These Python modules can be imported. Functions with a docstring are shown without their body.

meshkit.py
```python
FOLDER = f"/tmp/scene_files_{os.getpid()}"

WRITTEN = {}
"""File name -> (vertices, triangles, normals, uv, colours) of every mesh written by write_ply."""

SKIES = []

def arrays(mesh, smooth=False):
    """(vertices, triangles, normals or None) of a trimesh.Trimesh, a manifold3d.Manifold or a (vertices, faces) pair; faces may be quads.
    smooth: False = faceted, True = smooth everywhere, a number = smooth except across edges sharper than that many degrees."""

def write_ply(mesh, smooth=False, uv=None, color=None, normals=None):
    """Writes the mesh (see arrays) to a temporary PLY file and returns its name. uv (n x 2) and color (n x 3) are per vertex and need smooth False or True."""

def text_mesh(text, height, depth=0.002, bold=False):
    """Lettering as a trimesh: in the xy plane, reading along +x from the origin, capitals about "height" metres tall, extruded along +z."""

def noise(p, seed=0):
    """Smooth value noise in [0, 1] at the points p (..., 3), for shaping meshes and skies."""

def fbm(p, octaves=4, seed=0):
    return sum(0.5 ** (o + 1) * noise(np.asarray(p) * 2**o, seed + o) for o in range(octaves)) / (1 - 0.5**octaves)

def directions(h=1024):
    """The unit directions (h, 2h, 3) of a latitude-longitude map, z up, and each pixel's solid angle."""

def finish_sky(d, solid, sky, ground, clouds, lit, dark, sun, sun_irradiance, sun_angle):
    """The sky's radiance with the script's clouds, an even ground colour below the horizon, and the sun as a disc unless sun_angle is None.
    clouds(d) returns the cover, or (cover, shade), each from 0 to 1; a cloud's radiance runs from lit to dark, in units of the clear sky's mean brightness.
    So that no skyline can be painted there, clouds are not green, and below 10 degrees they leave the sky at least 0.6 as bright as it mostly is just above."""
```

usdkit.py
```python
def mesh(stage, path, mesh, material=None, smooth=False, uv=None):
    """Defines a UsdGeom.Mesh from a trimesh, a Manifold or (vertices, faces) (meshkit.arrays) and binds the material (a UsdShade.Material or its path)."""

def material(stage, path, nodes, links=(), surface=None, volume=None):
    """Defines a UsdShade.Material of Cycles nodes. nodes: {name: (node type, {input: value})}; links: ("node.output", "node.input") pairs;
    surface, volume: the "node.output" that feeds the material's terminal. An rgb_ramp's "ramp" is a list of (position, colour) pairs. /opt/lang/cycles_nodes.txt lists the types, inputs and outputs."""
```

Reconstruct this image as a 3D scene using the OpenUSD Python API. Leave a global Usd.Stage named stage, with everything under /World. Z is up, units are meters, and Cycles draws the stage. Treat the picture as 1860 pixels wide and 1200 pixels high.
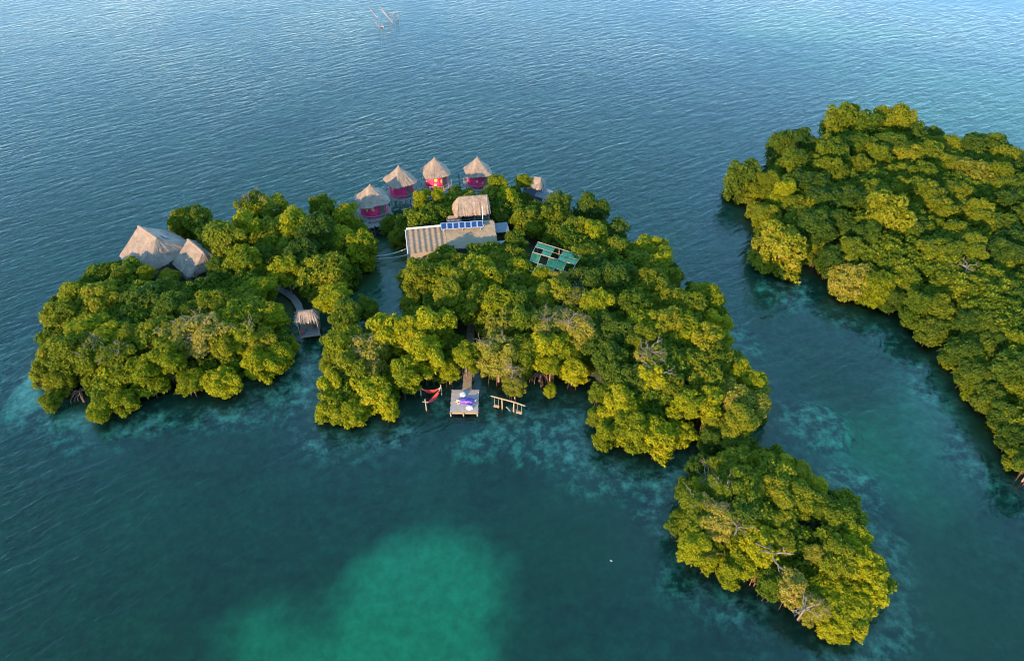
import math
import numpy as np
import trimesh
import manifold3d as m3
import meshkit
import usdkit
from pxr import Gf, Sdf, Usd, UsdGeom, UsdLux, UsdShade, Vt
from shapely.geometry import Polygon, Point
from shapely import contains_xy
from scipy.ndimage import distance_transform_edt, map_coordinates
from scipy.spatial import cKDTree

stage = Usd.Stage.CreateInMemory()
UsdGeom.SetStageUpAxis(stage, UsdGeom.Tokens.z)
UsdGeom.SetStageMetersPerUnit(stage, 1.0)
UsdGeom.Xform.Define(stage, '/World')
UsdGeom.Scope.Define(stage, '/World/Looks')

# ------------------------------------------------------------------ camera, sky, sun, exposure
CAM_Z, PITCH, FPX = 46.0, math.radians(42.0), 1257.0      # metres, look-down angle, focal length in photo pixels (1860 wide)
EXPOSURE = 2.58
SUN_AZ, SUN_EL = math.radians(216.0), math.radians(12.5)   # azimuth from +y towards +x of the direction towards the sun
SKY_STRENGTH, SUN_INTENSITY = 0.15, 0.68

cam = UsdGeom.Camera.Define(stage, '/World/camera')
fw = np.array([0, math.cos(PITCH), -math.sin(PITCH)])
up = np.array([0, math.sin(PITCH), math.cos(PITCH)])
M = np.eye(4)
M[0, :3], M[1, :3], M[2, :3], M[3, :3] = [1, 0, 0], up, -fw, [0, 0, CAM_Z]
cam.AddTransformOp().Set(Gf.Matrix4d(M.tolist()))
cam.CreateHorizontalApertureAttr(36.0)
cam.CreateVerticalApertureAttr(36.0 * 660 / 1024)
cam.CreateFocalLengthAttr(36.0 * FPX / 1860)
cam.CreateClippingRangeAttr(Gf.Vec2f(0.5, 6000))
cam.CreateExposureAttr(EXPOSURE)

to_sun = np.array([math.sin(SUN_AZ) * math.cos(SUN_EL), math.cos(SUN_AZ) * math.cos(SUN_EL), math.sin(SUN_EL)])
dome = UsdLux.DomeLight.Define(stage, '/World/sky')
sky_mat = usdkit.material(stage, '/World/Looks/sky', {
    's': ('sky_texture', {'sky_type': 'single_scattering', 'sun_disc': False, 'sun_elevation': SUN_EL, 'sun_rotation': SUN_AZ,
                          'altitude': 50.0, 'air_density': 1.0, 'aerosol_density': 0.25, 'ozone_density': 3.0}),
    # thin, unseen cloud veil added to even out the sky light, cover from noise
    'c': ('texture_coordinate', {}), 'm': ('mapping', {'scale': (1.2, 1.2, 2.6)}), 'n': ('noise_texture', {'scale': 1.6, 'detail': 5, 'roughness': 0.55}),
    'f': ('map_range', {'from_min': 0.3, 'from_max': 0.7, 'to_min': 0.42, 'to_max': 0.70, 'clamp': True}),
    'v': ('mix', {'color2': (0.78, 1.95, 3.3)}),
    'b': ('background_shader', {'strength': SKY_STRENGTH})}, [('c.generated', 'm.vector'), ('m.vector', 'n.vector'), ('n.fac', 'f.value'), ('f.result', 'v.fac'), ('s.color', 'v.color1'), ('v.color', 'b.color')], surface='b.background')
UsdShade.MaterialBindingAPI.Apply(dome.GetPrim()).Bind(sky_mat)
dome.GetPrim().SetCustomDataByKey('label', 'clear evening sky')
dome.GetPrim().SetCustomDataByKey('category', 'sky')
dome.GetPrim().SetCustomDataByKey('kind', 'structure')
sun = UsdLux.DistantLight.Define(stage, '/World/sun')
sun.CreateNormalizeAttr(True)
sun.CreateIntensityAttr(SUN_INTENSITY)
sun.CreateAngleAttr(0.5)
sun.CreateColorAttr(Gf.Vec3f(1.0, 0.68, 0.38))
z = to_sun
x = np.cross([0, 0, 1.0], z); x /= np.linalg.norm(x)
y = np.cross(z, x)
S = np.eye(4); S[0, :3], S[1, :3], S[2, :3] = x, y, z
sun.AddTransformOp().Set(Gf.Matrix4d(S.tolist()))

# ------------------------------------------------------------------ helpers
def at(px, py, z=0.0):
    """The point at height z that the photograph shows at pixel (px, py)."""
    d = fw + (px - 930) / FPX * np.array([1.0, 0, 0]) - (py - 600) / FPX * up
    return np.array([0, 0, CAM_Z]) + d * ((z - CAM_Z) / d[2])

def ppm(px, py, z=0.0):
    """Photo pixels per metre at that point."""
    p = at(px, py, z) - [0, 0, CAM_Z]
    return FPX / (p @ fw)

used = {}
def path_for(name, parent=None):
    base = (parent.GetPath().pathString if parent is not None else '/World') + '/' + name
    n = used.get(base, 0)
    used[base] = n + 1
    return base if n == 0 else f'{base}_{n:03d}'

def tag(p, label=None, cat=None, group=None, kind=None):
    for k, v in (('label', label), ('category', cat), ('group', group), ('kind', kind)):
        if v:
            p.SetCustomDataByKey(k, v)
    return p

def obj(name, mesh, mat, parent=None, smooth=False, label=None, cat=None, group=None, kind=None):
    """One Mesh prim under parent, or under /World."""
    if isinstance(mesh, list):
        mesh = trimesh.util.concatenate(mesh)
    p = usdkit.mesh(stage, path_for(name, parent), mesh, mat, smooth=smooth).GetPrim()
    return tag(p, label, cat, group, kind)

def thing(name, label, cat, loc=(0, 0, 0), rotz=0.0, group=None):
    x = UsdGeom.Xform.Define(stage, path_for(name))
    x.AddTranslateOp().Set(Gf.Vec3d(*map(float, loc)))
    x.AddRotateZOp().Set(math.degrees(rotz))
    x.AddScaleOp().Set(Gf.Vec3f(1, 1, 1))
    return tag(x.GetPrim(), label, cat, group)

def box(size, center=(0, 0, 0), rotz=0.0, rotx=0.0, roty=0.0):
    b = trimesh.creation.box(size)
    T = trimesh.transformations.euler_matrix(rotx, roty, rotz)
    T[:3, 3] = center
    b.apply_transform(T)
    return b

def tube(points, radii, sides=6):
    """A tapered closed tube along a polyline."""
    p = np.asarray(points, float)
    r = np.broadcast_to(np.asarray(radii, float), (len(p),))
    t = np.gradient(p, axis=0)
    t /= np.linalg.norm(t, axis=1, keepdims=True) + 1e-12
    ref = np.array([0, 0, 1.0]) if abs(t[0, 2]) < 0.9 else np.array([1.0, 0, 0])
    V = []
    a = np.cross(t[0], ref); a /= np.linalg.norm(a)
    ang = np.arange(sides) * 2 * np.pi / sides
    for i in range(len(p)):
        a = a - t[i] * (a @ t[i]); a /= np.linalg.norm(a) + 1e-12
        b = np.cross(t[i], a)
        V.append(p[i] + r[i] * (np.cos(ang)[:, None] * a + np.sin(ang)[:, None] * b))
    V = np.vstack(V + [p[:1], p[-1:]])
    F = []
    n = len(p)
    for i in range(n - 1):
        for j in range(sides):
            k = (j + 1) % sides
            q = (i * sides + j, i * sides + k, (i + 1) * sides + k, (i + 1) * sides + j)
            F += [(q[0], q[1], q[2]), (q[0], q[2], q[3])]
    for j in range(sides):
        k = (j + 1) % sides
        F += [(n * sides, k, j), (n * sides + 1, (n - 1) * sides + j, (n - 1) * sides + k)]
    return trimesh.Trimesh(V, np.array(F), process=False)

def mat(name, nodes, links, surface='p.BSDF', volume=None):
    return usdkit.material(stage, '/World/Looks/' + name, nodes, links, surface=surface, volume=volume)

def rough_mat(name, stops, scale=(6, 6, 6), detail=4, rough=0.85, bump=0.0, space='object', island=0.0, spec=0.3):
    """A matt material whose colour runs over stops along a noise; island adds a tone of its own to every separate piece."""
    nodes = {'t': ('texture_coordinate', {}), 'm': ('mapping', {'scale': scale}), 'n': ('noise_texture', {'scale': 1.0, 'detail': detail, 'roughness': 0.65}),
             'g': ('geometry', {}), 'a': ('math', {'math_type': 'multiply_add', 'value2': island, 'value3': -0.5 * island}), 'b': ('math', {'math_type': 'add'}),
             'r': ('rgb_ramp', {'ramp': stops}), 'p': ('principled_bsdf', {'roughness': rough, 'specular_ior_level': spec})}
    links = [('t.object' if space == 'object' else 'g.position', 'm.vector'), ('m.vector', 'n.vector'), ('g.random_per_island', 'a.value1'), ('n.fac', 'b.value1'), ('a.value', 'b.value2'),
             ('b.value', 'r.fac'), ('r.color', 'p.base_color')]
    if bump:
        nodes['u'] = ('bump', {'strength': 1.0, 'distance': bump})
        links += [('n.fac', 'u.height'), ('u.normal', 'p.normal')]
    return mat(name, nodes, links)

root_mat = rough_mat('prop_root', [(0.3, (0.05, 0.026, 0.018)), (0.7, (0.12, 0.062, 0.045))], (3, 3, 3))
twig_mat = rough_mat('bare_twig', [(0.3, (0.075, 0.062, 0.048)), (0.7, (0.145, 0.12, 0.094))], (3, 3, 3))

# ------------------------------------------------------------------ outlines of the islands (waterline, read off the photograph at water level)
def outline(pts, z=0.0):
    return Polygon([at(x, y, z)[:2] for x, y in pts])

ISLES = {
    'left': outline([(60, 650), (95, 600), (130, 560), (190, 515), (250, 495), (310, 480), (320, 430), (400, 430), (480, 410), (600, 410), (670, 430), (690, 470), (680, 500), (640, 520),
                     (600, 535), (555, 560), (540, 610), (520, 650), (460, 690), (390, 710), (320, 695), (270, 705), (190, 745), (150, 725), (110, 690)]),
    'mid': outline([(700, 420), (740, 400), (830, 372), (900, 360), (960, 370), (1010, 395), (1100, 430), (1130, 470), (1210, 500), (1270, 560), (1310, 620), (1350, 690), (1390, 745), (1370, 790),
                    (1320, 800), (1270, 770), (1240, 810), (1130, 815), (1090, 780), (1090, 715), (1040, 690), (960, 700), (890, 690), (800, 685), (730, 690), (700, 755), (590, 755), (590, 690),
                    (600, 640), (680, 620), (735, 575), (735, 480), (712, 470)]),
    'tail': outline([(1240, 905), (1290, 840), (1340, 820), (1440, 855), (1520, 910), (1580, 1000), (1590, 1080), (1530, 1150), (1450, 1100), (1370, 1045), (1290, 1010), (1240, 950)]),
    'right': outline([(1345, 360), (1400, 320), (1420, 290), (1500, 260), (1640, 255), (1720, 290), (1800, 300), (1870, 330), (2100, 420), (2200, 1100), (1900, 880), (1810, 820), (1760, 730), (1700, 640),
                      (1640, 575), (1530, 540), (1490, 495), (1420, 490), (1380, 470), (1365, 410)]),
}

# ------------------------------------------------------------------ seabed with the mud banks of the islands, water above it
def axis(lo, hi, step, far):
    inner = np.arange(lo, hi + step / 2, step)
    g = step * 1.35 ** np.arange(1, 40)
    g = np.cumsum(g); g = g[g < far]
    return np.concatenate([lo - g[::-1], inner, hi + g])

gx, gy = axis(-115, 135, 0.8, 1500), axis(2, 215, 0.8, 1500)
X, Y = np.meshgrid(gx, gy, indexing='ij')
D = np.full(X.shape, 1e3)
cell = 0.5
rx, ry = np.arange(-140, 160, cell), np.arange(-10, 240, cell)
RX, RY = np.meshgrid(rx, ry, indexing='ij')
inside = np.zeros(RX.shape, bool)
for poly in ISLES.values():
    inside |= contains_xy(poly, RX, RY)
sd = (distance_transform_edt(~inside) - distance_transform_edt(inside)) * cell
D = map_coordinates(sd, [(X - rx[0]) / cell, (Y - ry[0]) / cell], order=1, mode='nearest')
P3 = np.stack([X, Y, 0 * X], -1)
n1, n2, n3 = meshkit.fbm(P3 * 0.05, 4, 1), meshkit.fbm(P3 * 0.22, 4, 2), meshkit.fbm(P3 * 0.6, 3, 3)

def blob(px, py, rxp, ryp, soft=0.5):
    """1 inside an ellipse laid on the sea floor round a photographed point, fading outwards with a ragged edge."""
    c = at(px, py)
    a, b = abs(at(px + rxp, py)[0] - c[0]), abs(at(px, py - ryp)[1] - c[1])
    q = np.sqrt(((X - c[0]) / a) ** 2 + ((Y - c[1]) / b) ** 2) + (n2 - 0.5) * 1.1 + (n1 - 0.5) * 1.1
    return np.clip((1.15 - q) / soft, 0, 1)

shelf = np.clip(D / 9.0, 0, 1)
depth = 0.28 + 1.7 * shelf ** 1.3 + 2.2 * np.clip((D - 8) / 22, 0, 1) + (n1 - 0.5) * 1.2 * shelf + (n2 - 0.5) * 0.35
# sand: pale patches near the shores, a deep sandy hole in the foreground, sandy flats in the lagoon and far right
sand_shallow = np.zeros(X.shape)
for b in [(70, 720, 60, 55), (240, 760, 60, 20), (640, 780, 75, 24), (1000, 790, 70, 35), (930, 770, 50, 25), (1130, 850, 80, 40), (1230, 880, 60, 30), (1190, 920, 40, 25), (1400, 1085, 55, 22), (560, 650, 40, 30),
          (520, 700, 60, 20), (400, 745, 80, 18), (1440, 520, 50, 30), (1500, 760, 60, 40), (860, 800, 40, 15), (1540, 870, 60, 30), (50, 690, 32, 30), (100, 755, 60, 20), (1340, 1040, 40, 14)]:
    sand_shallow = np.maximum(sand_shallow, blob(*b) * (1.35 if b[0] < 110 else 1.0))                 # the spit at the left island's tip is nearly bare sand
hole = np.maximum.reduce([blob(715, 1100, 170, 130, 0.5), blob(590, 1160, 240, 115, 1.0), blob(490, 1230, 240, 85, 1.0), blob(775, 1000, 75, 70, .8)]) * (0.56 + 0.12 * n1 / n1.max())
ring = np.clip(1 - np.abs(D - 2.4) / 2.6, 0, 1) * np.clip((n2 - 0.36) * 3.2, 0, 1) * np.clip((n3 - 0.2) * 2.2, 0, 1)        # a broken rim of sand along every shore
south = np.clip((at(930, 520)[1] - Y) / 12, 0.15, 1)
spit = np.maximum(blob(60, 705, 52, 62, 0.7), blob(115, 755, 75, 24, 0.7))                                             # bare pale sand round the left island's tip
depth = depth * (1 - spit) + 0.35 * spit
lagoon = np.maximum(blob(1620, 790, 160, 110, 0.9), blob(1700, 720, 100, 70, 0.9)) * 0.26
far_flat = np.maximum(blob(1790, 130, 330, 120, 0.9), blob(1550, 20, 300, 40, 0.9)) * 0.35
depth = depth * (1 - 0.55 * sand_shallow) + 0.25 * sand_shallow
depth = depth + hole * 0.2
depth = depth + lagoon * 0.0
Z = -depth
bank = np.clip(-D / 2.0, 0, 1)
Z = np.where(D < 0, -0.35 * (1 - bank) + 0.12 * bank + (n3 - 0.5) * 0.15, Z)
Z = np.where((np.abs(X) > 140) | (Y > 225) | (Y < -5), np.minimum(Z, -4.5), Z)
sand = np.clip(np.maximum.reduce([sand_shallow * np.clip(0.35 + 1.3 * (n3 - 0.3), 0.15, 1) * 0.30, spit * 0.95, ring * south * 0.28, hole, lagoon, far_flat]), 0, 1)
mud = np.clip((2.4 - D) / 2.2, 0, 1) * np.clip(0.75 + (n2 - 0.5), 0, 1)
mud = np.maximum.reduce([mud, blob(1730, 1100, 190, 190, 1.2) * 0.8, blob(1080, 960, 150, 90, 1.2) * 0.45])              # dark weed
idx = np.arange(X.size).reshape(X.shape)
quads = np.stack([idx[:-1, :-1], idx[1:, :-1], idx[1:, 1:], idx[:-1, 1:]], -1).reshape(-1, 4)

def color_primvar(prim, name, values):
    UsdGeom.PrimvarsAPI(prim).CreatePrimvar(name, Sdf.ValueTypeNames.Color3fArray, 'vertex').Set(Vt.Vec3fArray.FromNumpy(np.asarray(values, np.float32)))

seabed_mat = mat('seabed', {
    'a': ('attribute', {'attribute': 'ground'}), 's': ('separate_color', {}),
    'g': ('geometry', {}), 'n': ('noise_texture', {'scale': 1.1, 'detail': 6, 'roughness': 0.72}), 'n2': ('noise_texture', {'scale': 0.16, 'detail': 4, 'roughness': 0.6}),
    'k': ('math', {'math_type': 'multiply', 'value2': 0.62}), 'k2': ('math', {'math_type': 'multiply_add', 'value2': 0.38}),
    'grass': ('rgb_ramp', {'ramp': [(0.32, (0.017, 0.029, 0.021)), (0.5, (0.039, 0.058, 0.042)), (0.6, (0.058, 0.080, 0.055)), (0.75, (0.110, 0.127, 0.088))]}),
    'sandc': ('rgb_ramp', {'ramp': [(0.3, (0.27, 0.29, 0.20)), (0.65, (0.46, 0.47, 0.34))]}),
    'sk': ('math', {'math_type': 'multiply_add', 'value2': 2.6, 'value3': -1.3}), 'sa': ('math', {'math_type': 'add', 'use_clamp': True}), 'sb': ('math', {'math_type': 'multiply'}),
    'm1': ('mix', {}), 'm2': ('mix', {'color2': (0.060, 0.068, 0.026)}),
    'p': ('principled_bsdf', {'roughness': 0.95, 'specular_ior_level': 0.0})},
    [('a.color', 's.color'), ('g.position', 'n.vector'), ('g.position', 'n2.vector'), ('n.fac', 'k.value1'), ('n2.fac', 'k2.value1'), ('k.value', 'k2.value3'), ('k2.value', 'grass.fac'), ('n.fac', 'sandc.fac'),
     ('n.fac', 'sk.value1'), ('sk.value', 'sb.value1'), ('s.b', 'sb.value2'), ('sb.value', 'sa.value1'), ('s.r', 'sa.value2'),
     ('sa.value', 'm1.fac'), ('grass.color', 'm1.color1'), ('sandc.color', 'm1.color2'), ('s.g', 'm2.fac'), ('m1.color', 'm2.color1'), ('m2.color', 'p.base_color')])
seabed = obj('seabed', (np.stack([X, Y, Z], -1).reshape(-1, 3), quads), seabed_mat, smooth=True, label='sea floor of seagrass, pale sand patches and dark mud under the mangroves', cat='seabed', kind='structure')
color_primvar(seabed, 'ground', np.stack([sand, mud, np.clip(3 * np.maximum(sand_shallow, ring * south), 0, 1) + 0.10 * hole + 0.25 * lagoon], -1).reshape(-1, 3))

CREST = math.radians(33)
water_mat = mat('water', {
    'g': ('geometry', {}),
    'q1': ('vector_rotate', {'rotate_type': 'z_axis', 'angle': -CREST}), 'q2': ('vector_rotate', {'rotate_type': 'z_axis', 'angle': -CREST - 0.3}), 'q3': ('vector_rotate', {'rotate_type': 'z_axis', 'angle': -CREST + 0.5}),
    'r1': ('mapping', {'scale': (0.36, 1.15, 0.3)}),
    'r2': ('mapping', {'scale': (1.2, 2.9, 1.0)}),
    'r3': ('mapping', {'scale': (2.6, 5.0, 1.0)}),
    'w1': ('noise_texture', {'scale': 1.0, 'detail': 1.5, 'roughness': 0.5, 'distortion': 0.4}),
    'w2': ('noise_texture', {'scale': 1.0, 'detail': 2, 'roughness': 0.5, 'distortion': 0.5}),
    'w3': ('noise_texture', {'scale': 1.0, 'detail': 2, 'roughness': 0.55}),
    'k1': ('math', {'math_type': 'multiply', 'value2': 0.145}), 'k2': ('math', {'math_type': 'multiply_add', 'value2': 0.066}), 'k3': ('math', {'math_type': 'multiply_add', 'value2': 0.03}),
    'gust': ('noise_texture', {'scale': 0.022, 'detail': 4, 'distortion': 0.6}), 'gr': ('map_range', {'from_min': 0.3, 'from_max': 0.7, 'to_min': 0.5, 'to_max': 1.12}), 'gm': ('math', {'math_type': 'multiply'}), 'px': ('separate_xyz', {}), 'wx': ('map_range', {'from_min': 20.0, 'from_max': 120.0, 'to_min': 1.0, 'to_max': 1.02, 'clamp': True}), 'gw': ('math', {'math_type': 'multiply'}),   # the wind freshens to the right
    'b': ('bump', {'strength': 1.0, 'distance': 1.0}),
    'f': ('fresnel', {'IOR': 1.33}), 't': ('transparent_bsdf', {'color': (0.98, 1.0, 1.0)}), 's': ('glossy_bsdf', {'roughness': 0.06, 'color': (1, 1, 1)}), 'x': ('mix_closure', {}),
    'v': ('absorption_volume', {'density': 0.6, 'color': (0.0, 0.965, 0.765)})},
    [('g.position', 'q1.vector'), ('g.position', 'q2.vector'), ('g.position', 'q3.vector'), ('q1.vector', 'r1.vector'), ('q2.vector', 'r2.vector'), ('q3.vector', 'r3.vector'), ('r1.vector', 'w1.vector'), ('r2.vector', 'w2.vector'), ('r3.vector', 'w3.vector'), ('g.position', 'gust.vector'),
     ('w1.fac', 'k1.value1'), ('w2.fac', 'k2.value1'), ('k1.value', 'k2.value3'), ('w3.fac', 'k3.value1'), ('k2.value', 'k3.value3'),
     ('gust.fac', 'gr.value'), ('k3.value', 'gm.value1'), ('gr.result', 'gm.value2'), ('g.position', 'px.vector'), ('px.x', 'wx.value'), ('gm.value', 'gw.value1'), ('wx.result', 'gw.value2'), ('gw.value', 'b.height'),
     ('b.normal', 'f.normal'), ('b.normal', 's.normal'), ('f.fac', 'x.fac'), ('t.BSDF', 'x.closure1'), ('s.BSDF', 'x.closure2')], surface='x.closure', volume='v.volume')
obj('water', box((3000, 3000, 40), (0, 100, -20)), water_mat, label='blue green sea with small wind waves round the islands', cat='sea', kind='structure')

# ------------------------------------------------------------------ materials of the built things
thatch_mat = mat('thatch', {'t': ('texture_coordinate', {}), 'm': ('mapping', {'scale': (13, 13, 3.2)}), 'n': ('noise_texture', {'scale': 1.0, 'detail': 6, 'roughness': 0.7}), 'n2': ('noise_texture', {'scale': 1.3, 'detail': 4, 'roughness': 0.6}),
                           'k': ('math', {'math_type': 'multiply', 'value2': 0.6}), 'k2': ('math', {'math_type': 'multiply_add', 'value2': 0.4}), 'u': ('bump', {'distance': 0.09}),
                           'r': ('rgb_ramp', {'ramp': [(0.30, (0.066, 0.046, 0.034)), (0.45, (0.150, 0.112, 0.084)), (0.58, (0.222, 0.170, 0.128)), (0.72, (0.31, 0.245, 0.19))]}), 'p': ('principled_bsdf', {'roughness': 0.95, 'specular_ior_level': 0.2})},
                 [('t.object', 'm.vector'), ('m.vector', 'n.vector'), ('t.object', 'n2.vector'), ('n.fac', 'k.value1'), ('n2.fac', 'k2.value1'), ('k.value', 'k2.value3'), ('k2.value', 'r.fac'), ('r.color', 'p.base_color'), ('n.fac', 'u.height'), ('u.normal', 'p.normal')])
thatch_tan = rough_mat('palm_roof', [(0.3, (0.125, 0.096, 0.062)), (0.7, (0.205, 0.162, 0.108))], (8, 8, 8), 6, 0.95, 0.03)
sheet_mat = rough_mat('fibre_cement', [(0.3, (0.115, 0.088, 0.06)), (0.7, (0.2, 0.158, 0.112))], (2, 6, 4), 5, 0.8, 0.0, island=0.25)
wood_grey = rough_mat('weathered_wood', [(0.25, (0.168, 0.143, 0.126)), (0.75, (0.329, 0.294, 0.266))], (2, 9, 5), 4, 0.85, island=0.6)
wood_pink = rough_mat('dock_wood', [(0.25, (0.25, 0.205, 0.18)), (0.75, (0.432, 0.382, 0.346))], (9, 2, 5), 4, 0.8, island=0.5)
wood_tan = rough_mat('tan_wood', [(0.25, (0.2, 0.135, 0.075)), (0.75, (0.31, 0.225, 0.135))], (3, 3, 3), 4, 0.8, island=0.4)
wood_dark = rough_mat('dark_wood', [(0.3, (0.055, 0.042, 0.034)), (0.7, (0.13, 0.10, 0.08))], (3, 3, 3))
pole_mat = rough_mat('pale_pole', [(0.3, (0.14, 0.105, 0.08)), (0.7, (0.24, 0.185, 0.145))], (3, 3, 3))
white_paint = rough_mat('white_paint', [(0.3, (0.32, 0.31, 0.3)), (0.7, (0.44, 0.43, 0.41))], (3, 3, 3), rough=0.6)
slate_mat = rough_mat('grey_sheet', [(0.3, (0.07, 0.075, 0.085)), (0.7, (0.13, 0.135, 0.15))], (3, 3, 3), rough=0.7)
pale_blue = rough_mat('pale_boards', [(0.3, (0.247, 0.267, 0.286)), (0.7, (0.377, 0.397, 0.416))], (3, 3, 3), rough=0.7)
red_wall = rough_mat('red_paint', [(0.30, (0.4, 0.014, 0.07)), (0.66, (0.58, 0.025, 0.11))], (2, 2, 2), 3, 0.7)
flower_paint = rough_mat('orange_motif', [(0.3, (0.525, 0.154, 0.021)), (0.5, (0.595, 0.315, 0.070)), (0.7, (0.595, 0.476, 0.315))], (5, 5, 5), 3, 0.7)
cell_mat = mat('solar_cell', {'g': ('geometry', {}), 'r': ('rgb_ramp', {'ramp': [(0.0, (0.008, 0.026, 0.090)), (1.0, (0.016, 0.044, 0.14))]}), 'p': ('principled_bsdf', {'roughness': 0.35, 'specular_ior_level': 0.35})},
               [('g.random_per_island', 'r.fac'), ('r.color', 'p.base_color')])
alu_mat = mat('aluminium', {'p': ('principled_bsdf', {'base_color': (0.36, 0.40, 0.45), 'metallic': 0.6, 'roughness': 0.45})}, [])
net_mat = mat('green_net', {'t': ('texture_coordinate', {}), 'n': ('noise_texture', {'scale': 3.0, 'detail': 3}), 'r': ('rgb_ramp', {'ramp': [(0.3, (0.022, 0.095, 0.030)), (0.7, (0.055, 0.19, 0.065))]}),
                            'd': ('principled_bsdf', {'roughness': 0.7}), 'k': ('transparent_bsdf', {'color': (0.75, 0.95, 0.85)}), 'x': ('mix_closure', {'fac': 0.74})},
              [('t.object', 'n.vector'), ('n.fac', 'r.fac'), ('r.color', 'd.base_color'), ('d.BSDF', 'x.closure1'), ('k.BSDF', 'x.closure2')], surface='x.closure')
hammock_mat = rough_mat('red_cloth', [(0.3, (0.50, 0.02, 0.02)), (0.7, (0.68, 0.07, 0.05))], (8, 8, 8), rough=0.9)
rope_mat = rough_mat('rope', [(0.3, (0.252, 0.192, 0.144)), (0.7, (0.360, 0.288, 0.228))], (8, 8, 8))
pipe_mat = rough_mat('grey_pipe', [(0.3, (0.216, 0.240, 0.252)), (0.7, (0.312, 0.336, 0.348))], (4, 4, 4), rough=0.6)
seat_mat = rough_mat('orange_wood', [(0.3, (0.390, 0.150, 0.068)), (0.7, (0.540, 0.270, 0.150))], (4, 4, 4))
skin_mat = rough_mat('skin', [(0.3, (0.52, 0.27, 0.17)), (0.7, (0.62, 0.34, 0.22))], (4, 4, 4), rough=0.55)
hair_mat = rough_mat('blond_hair', [(0.3, (0.42, 0.23, 0.08)), (0.7, (0.60, 0.36, 0.14))], (14, 14, 14), rough=0.6)
purple_mat = rough_mat('purple_cloth', [(0.3, (0.095, 0.045, 0.24)), (0.7, (0.2, 0.095, 0.36))], (3, 3, 3), rough=0.9)
white_cloth = rough_mat('white_cloth', [(0.3, (0.4, 0.38, 0.37)), (0.7, (0.52, 0.5, 0.48))], (6, 6, 6), rough=0.9)
mud_mat = rough_mat('red_mud', [(0.3, (0.06, 0.036, 0.024)), (0.7, (0.13, 0.08, 0.055))], (2, 2, 2), rough=0.9)

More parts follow.
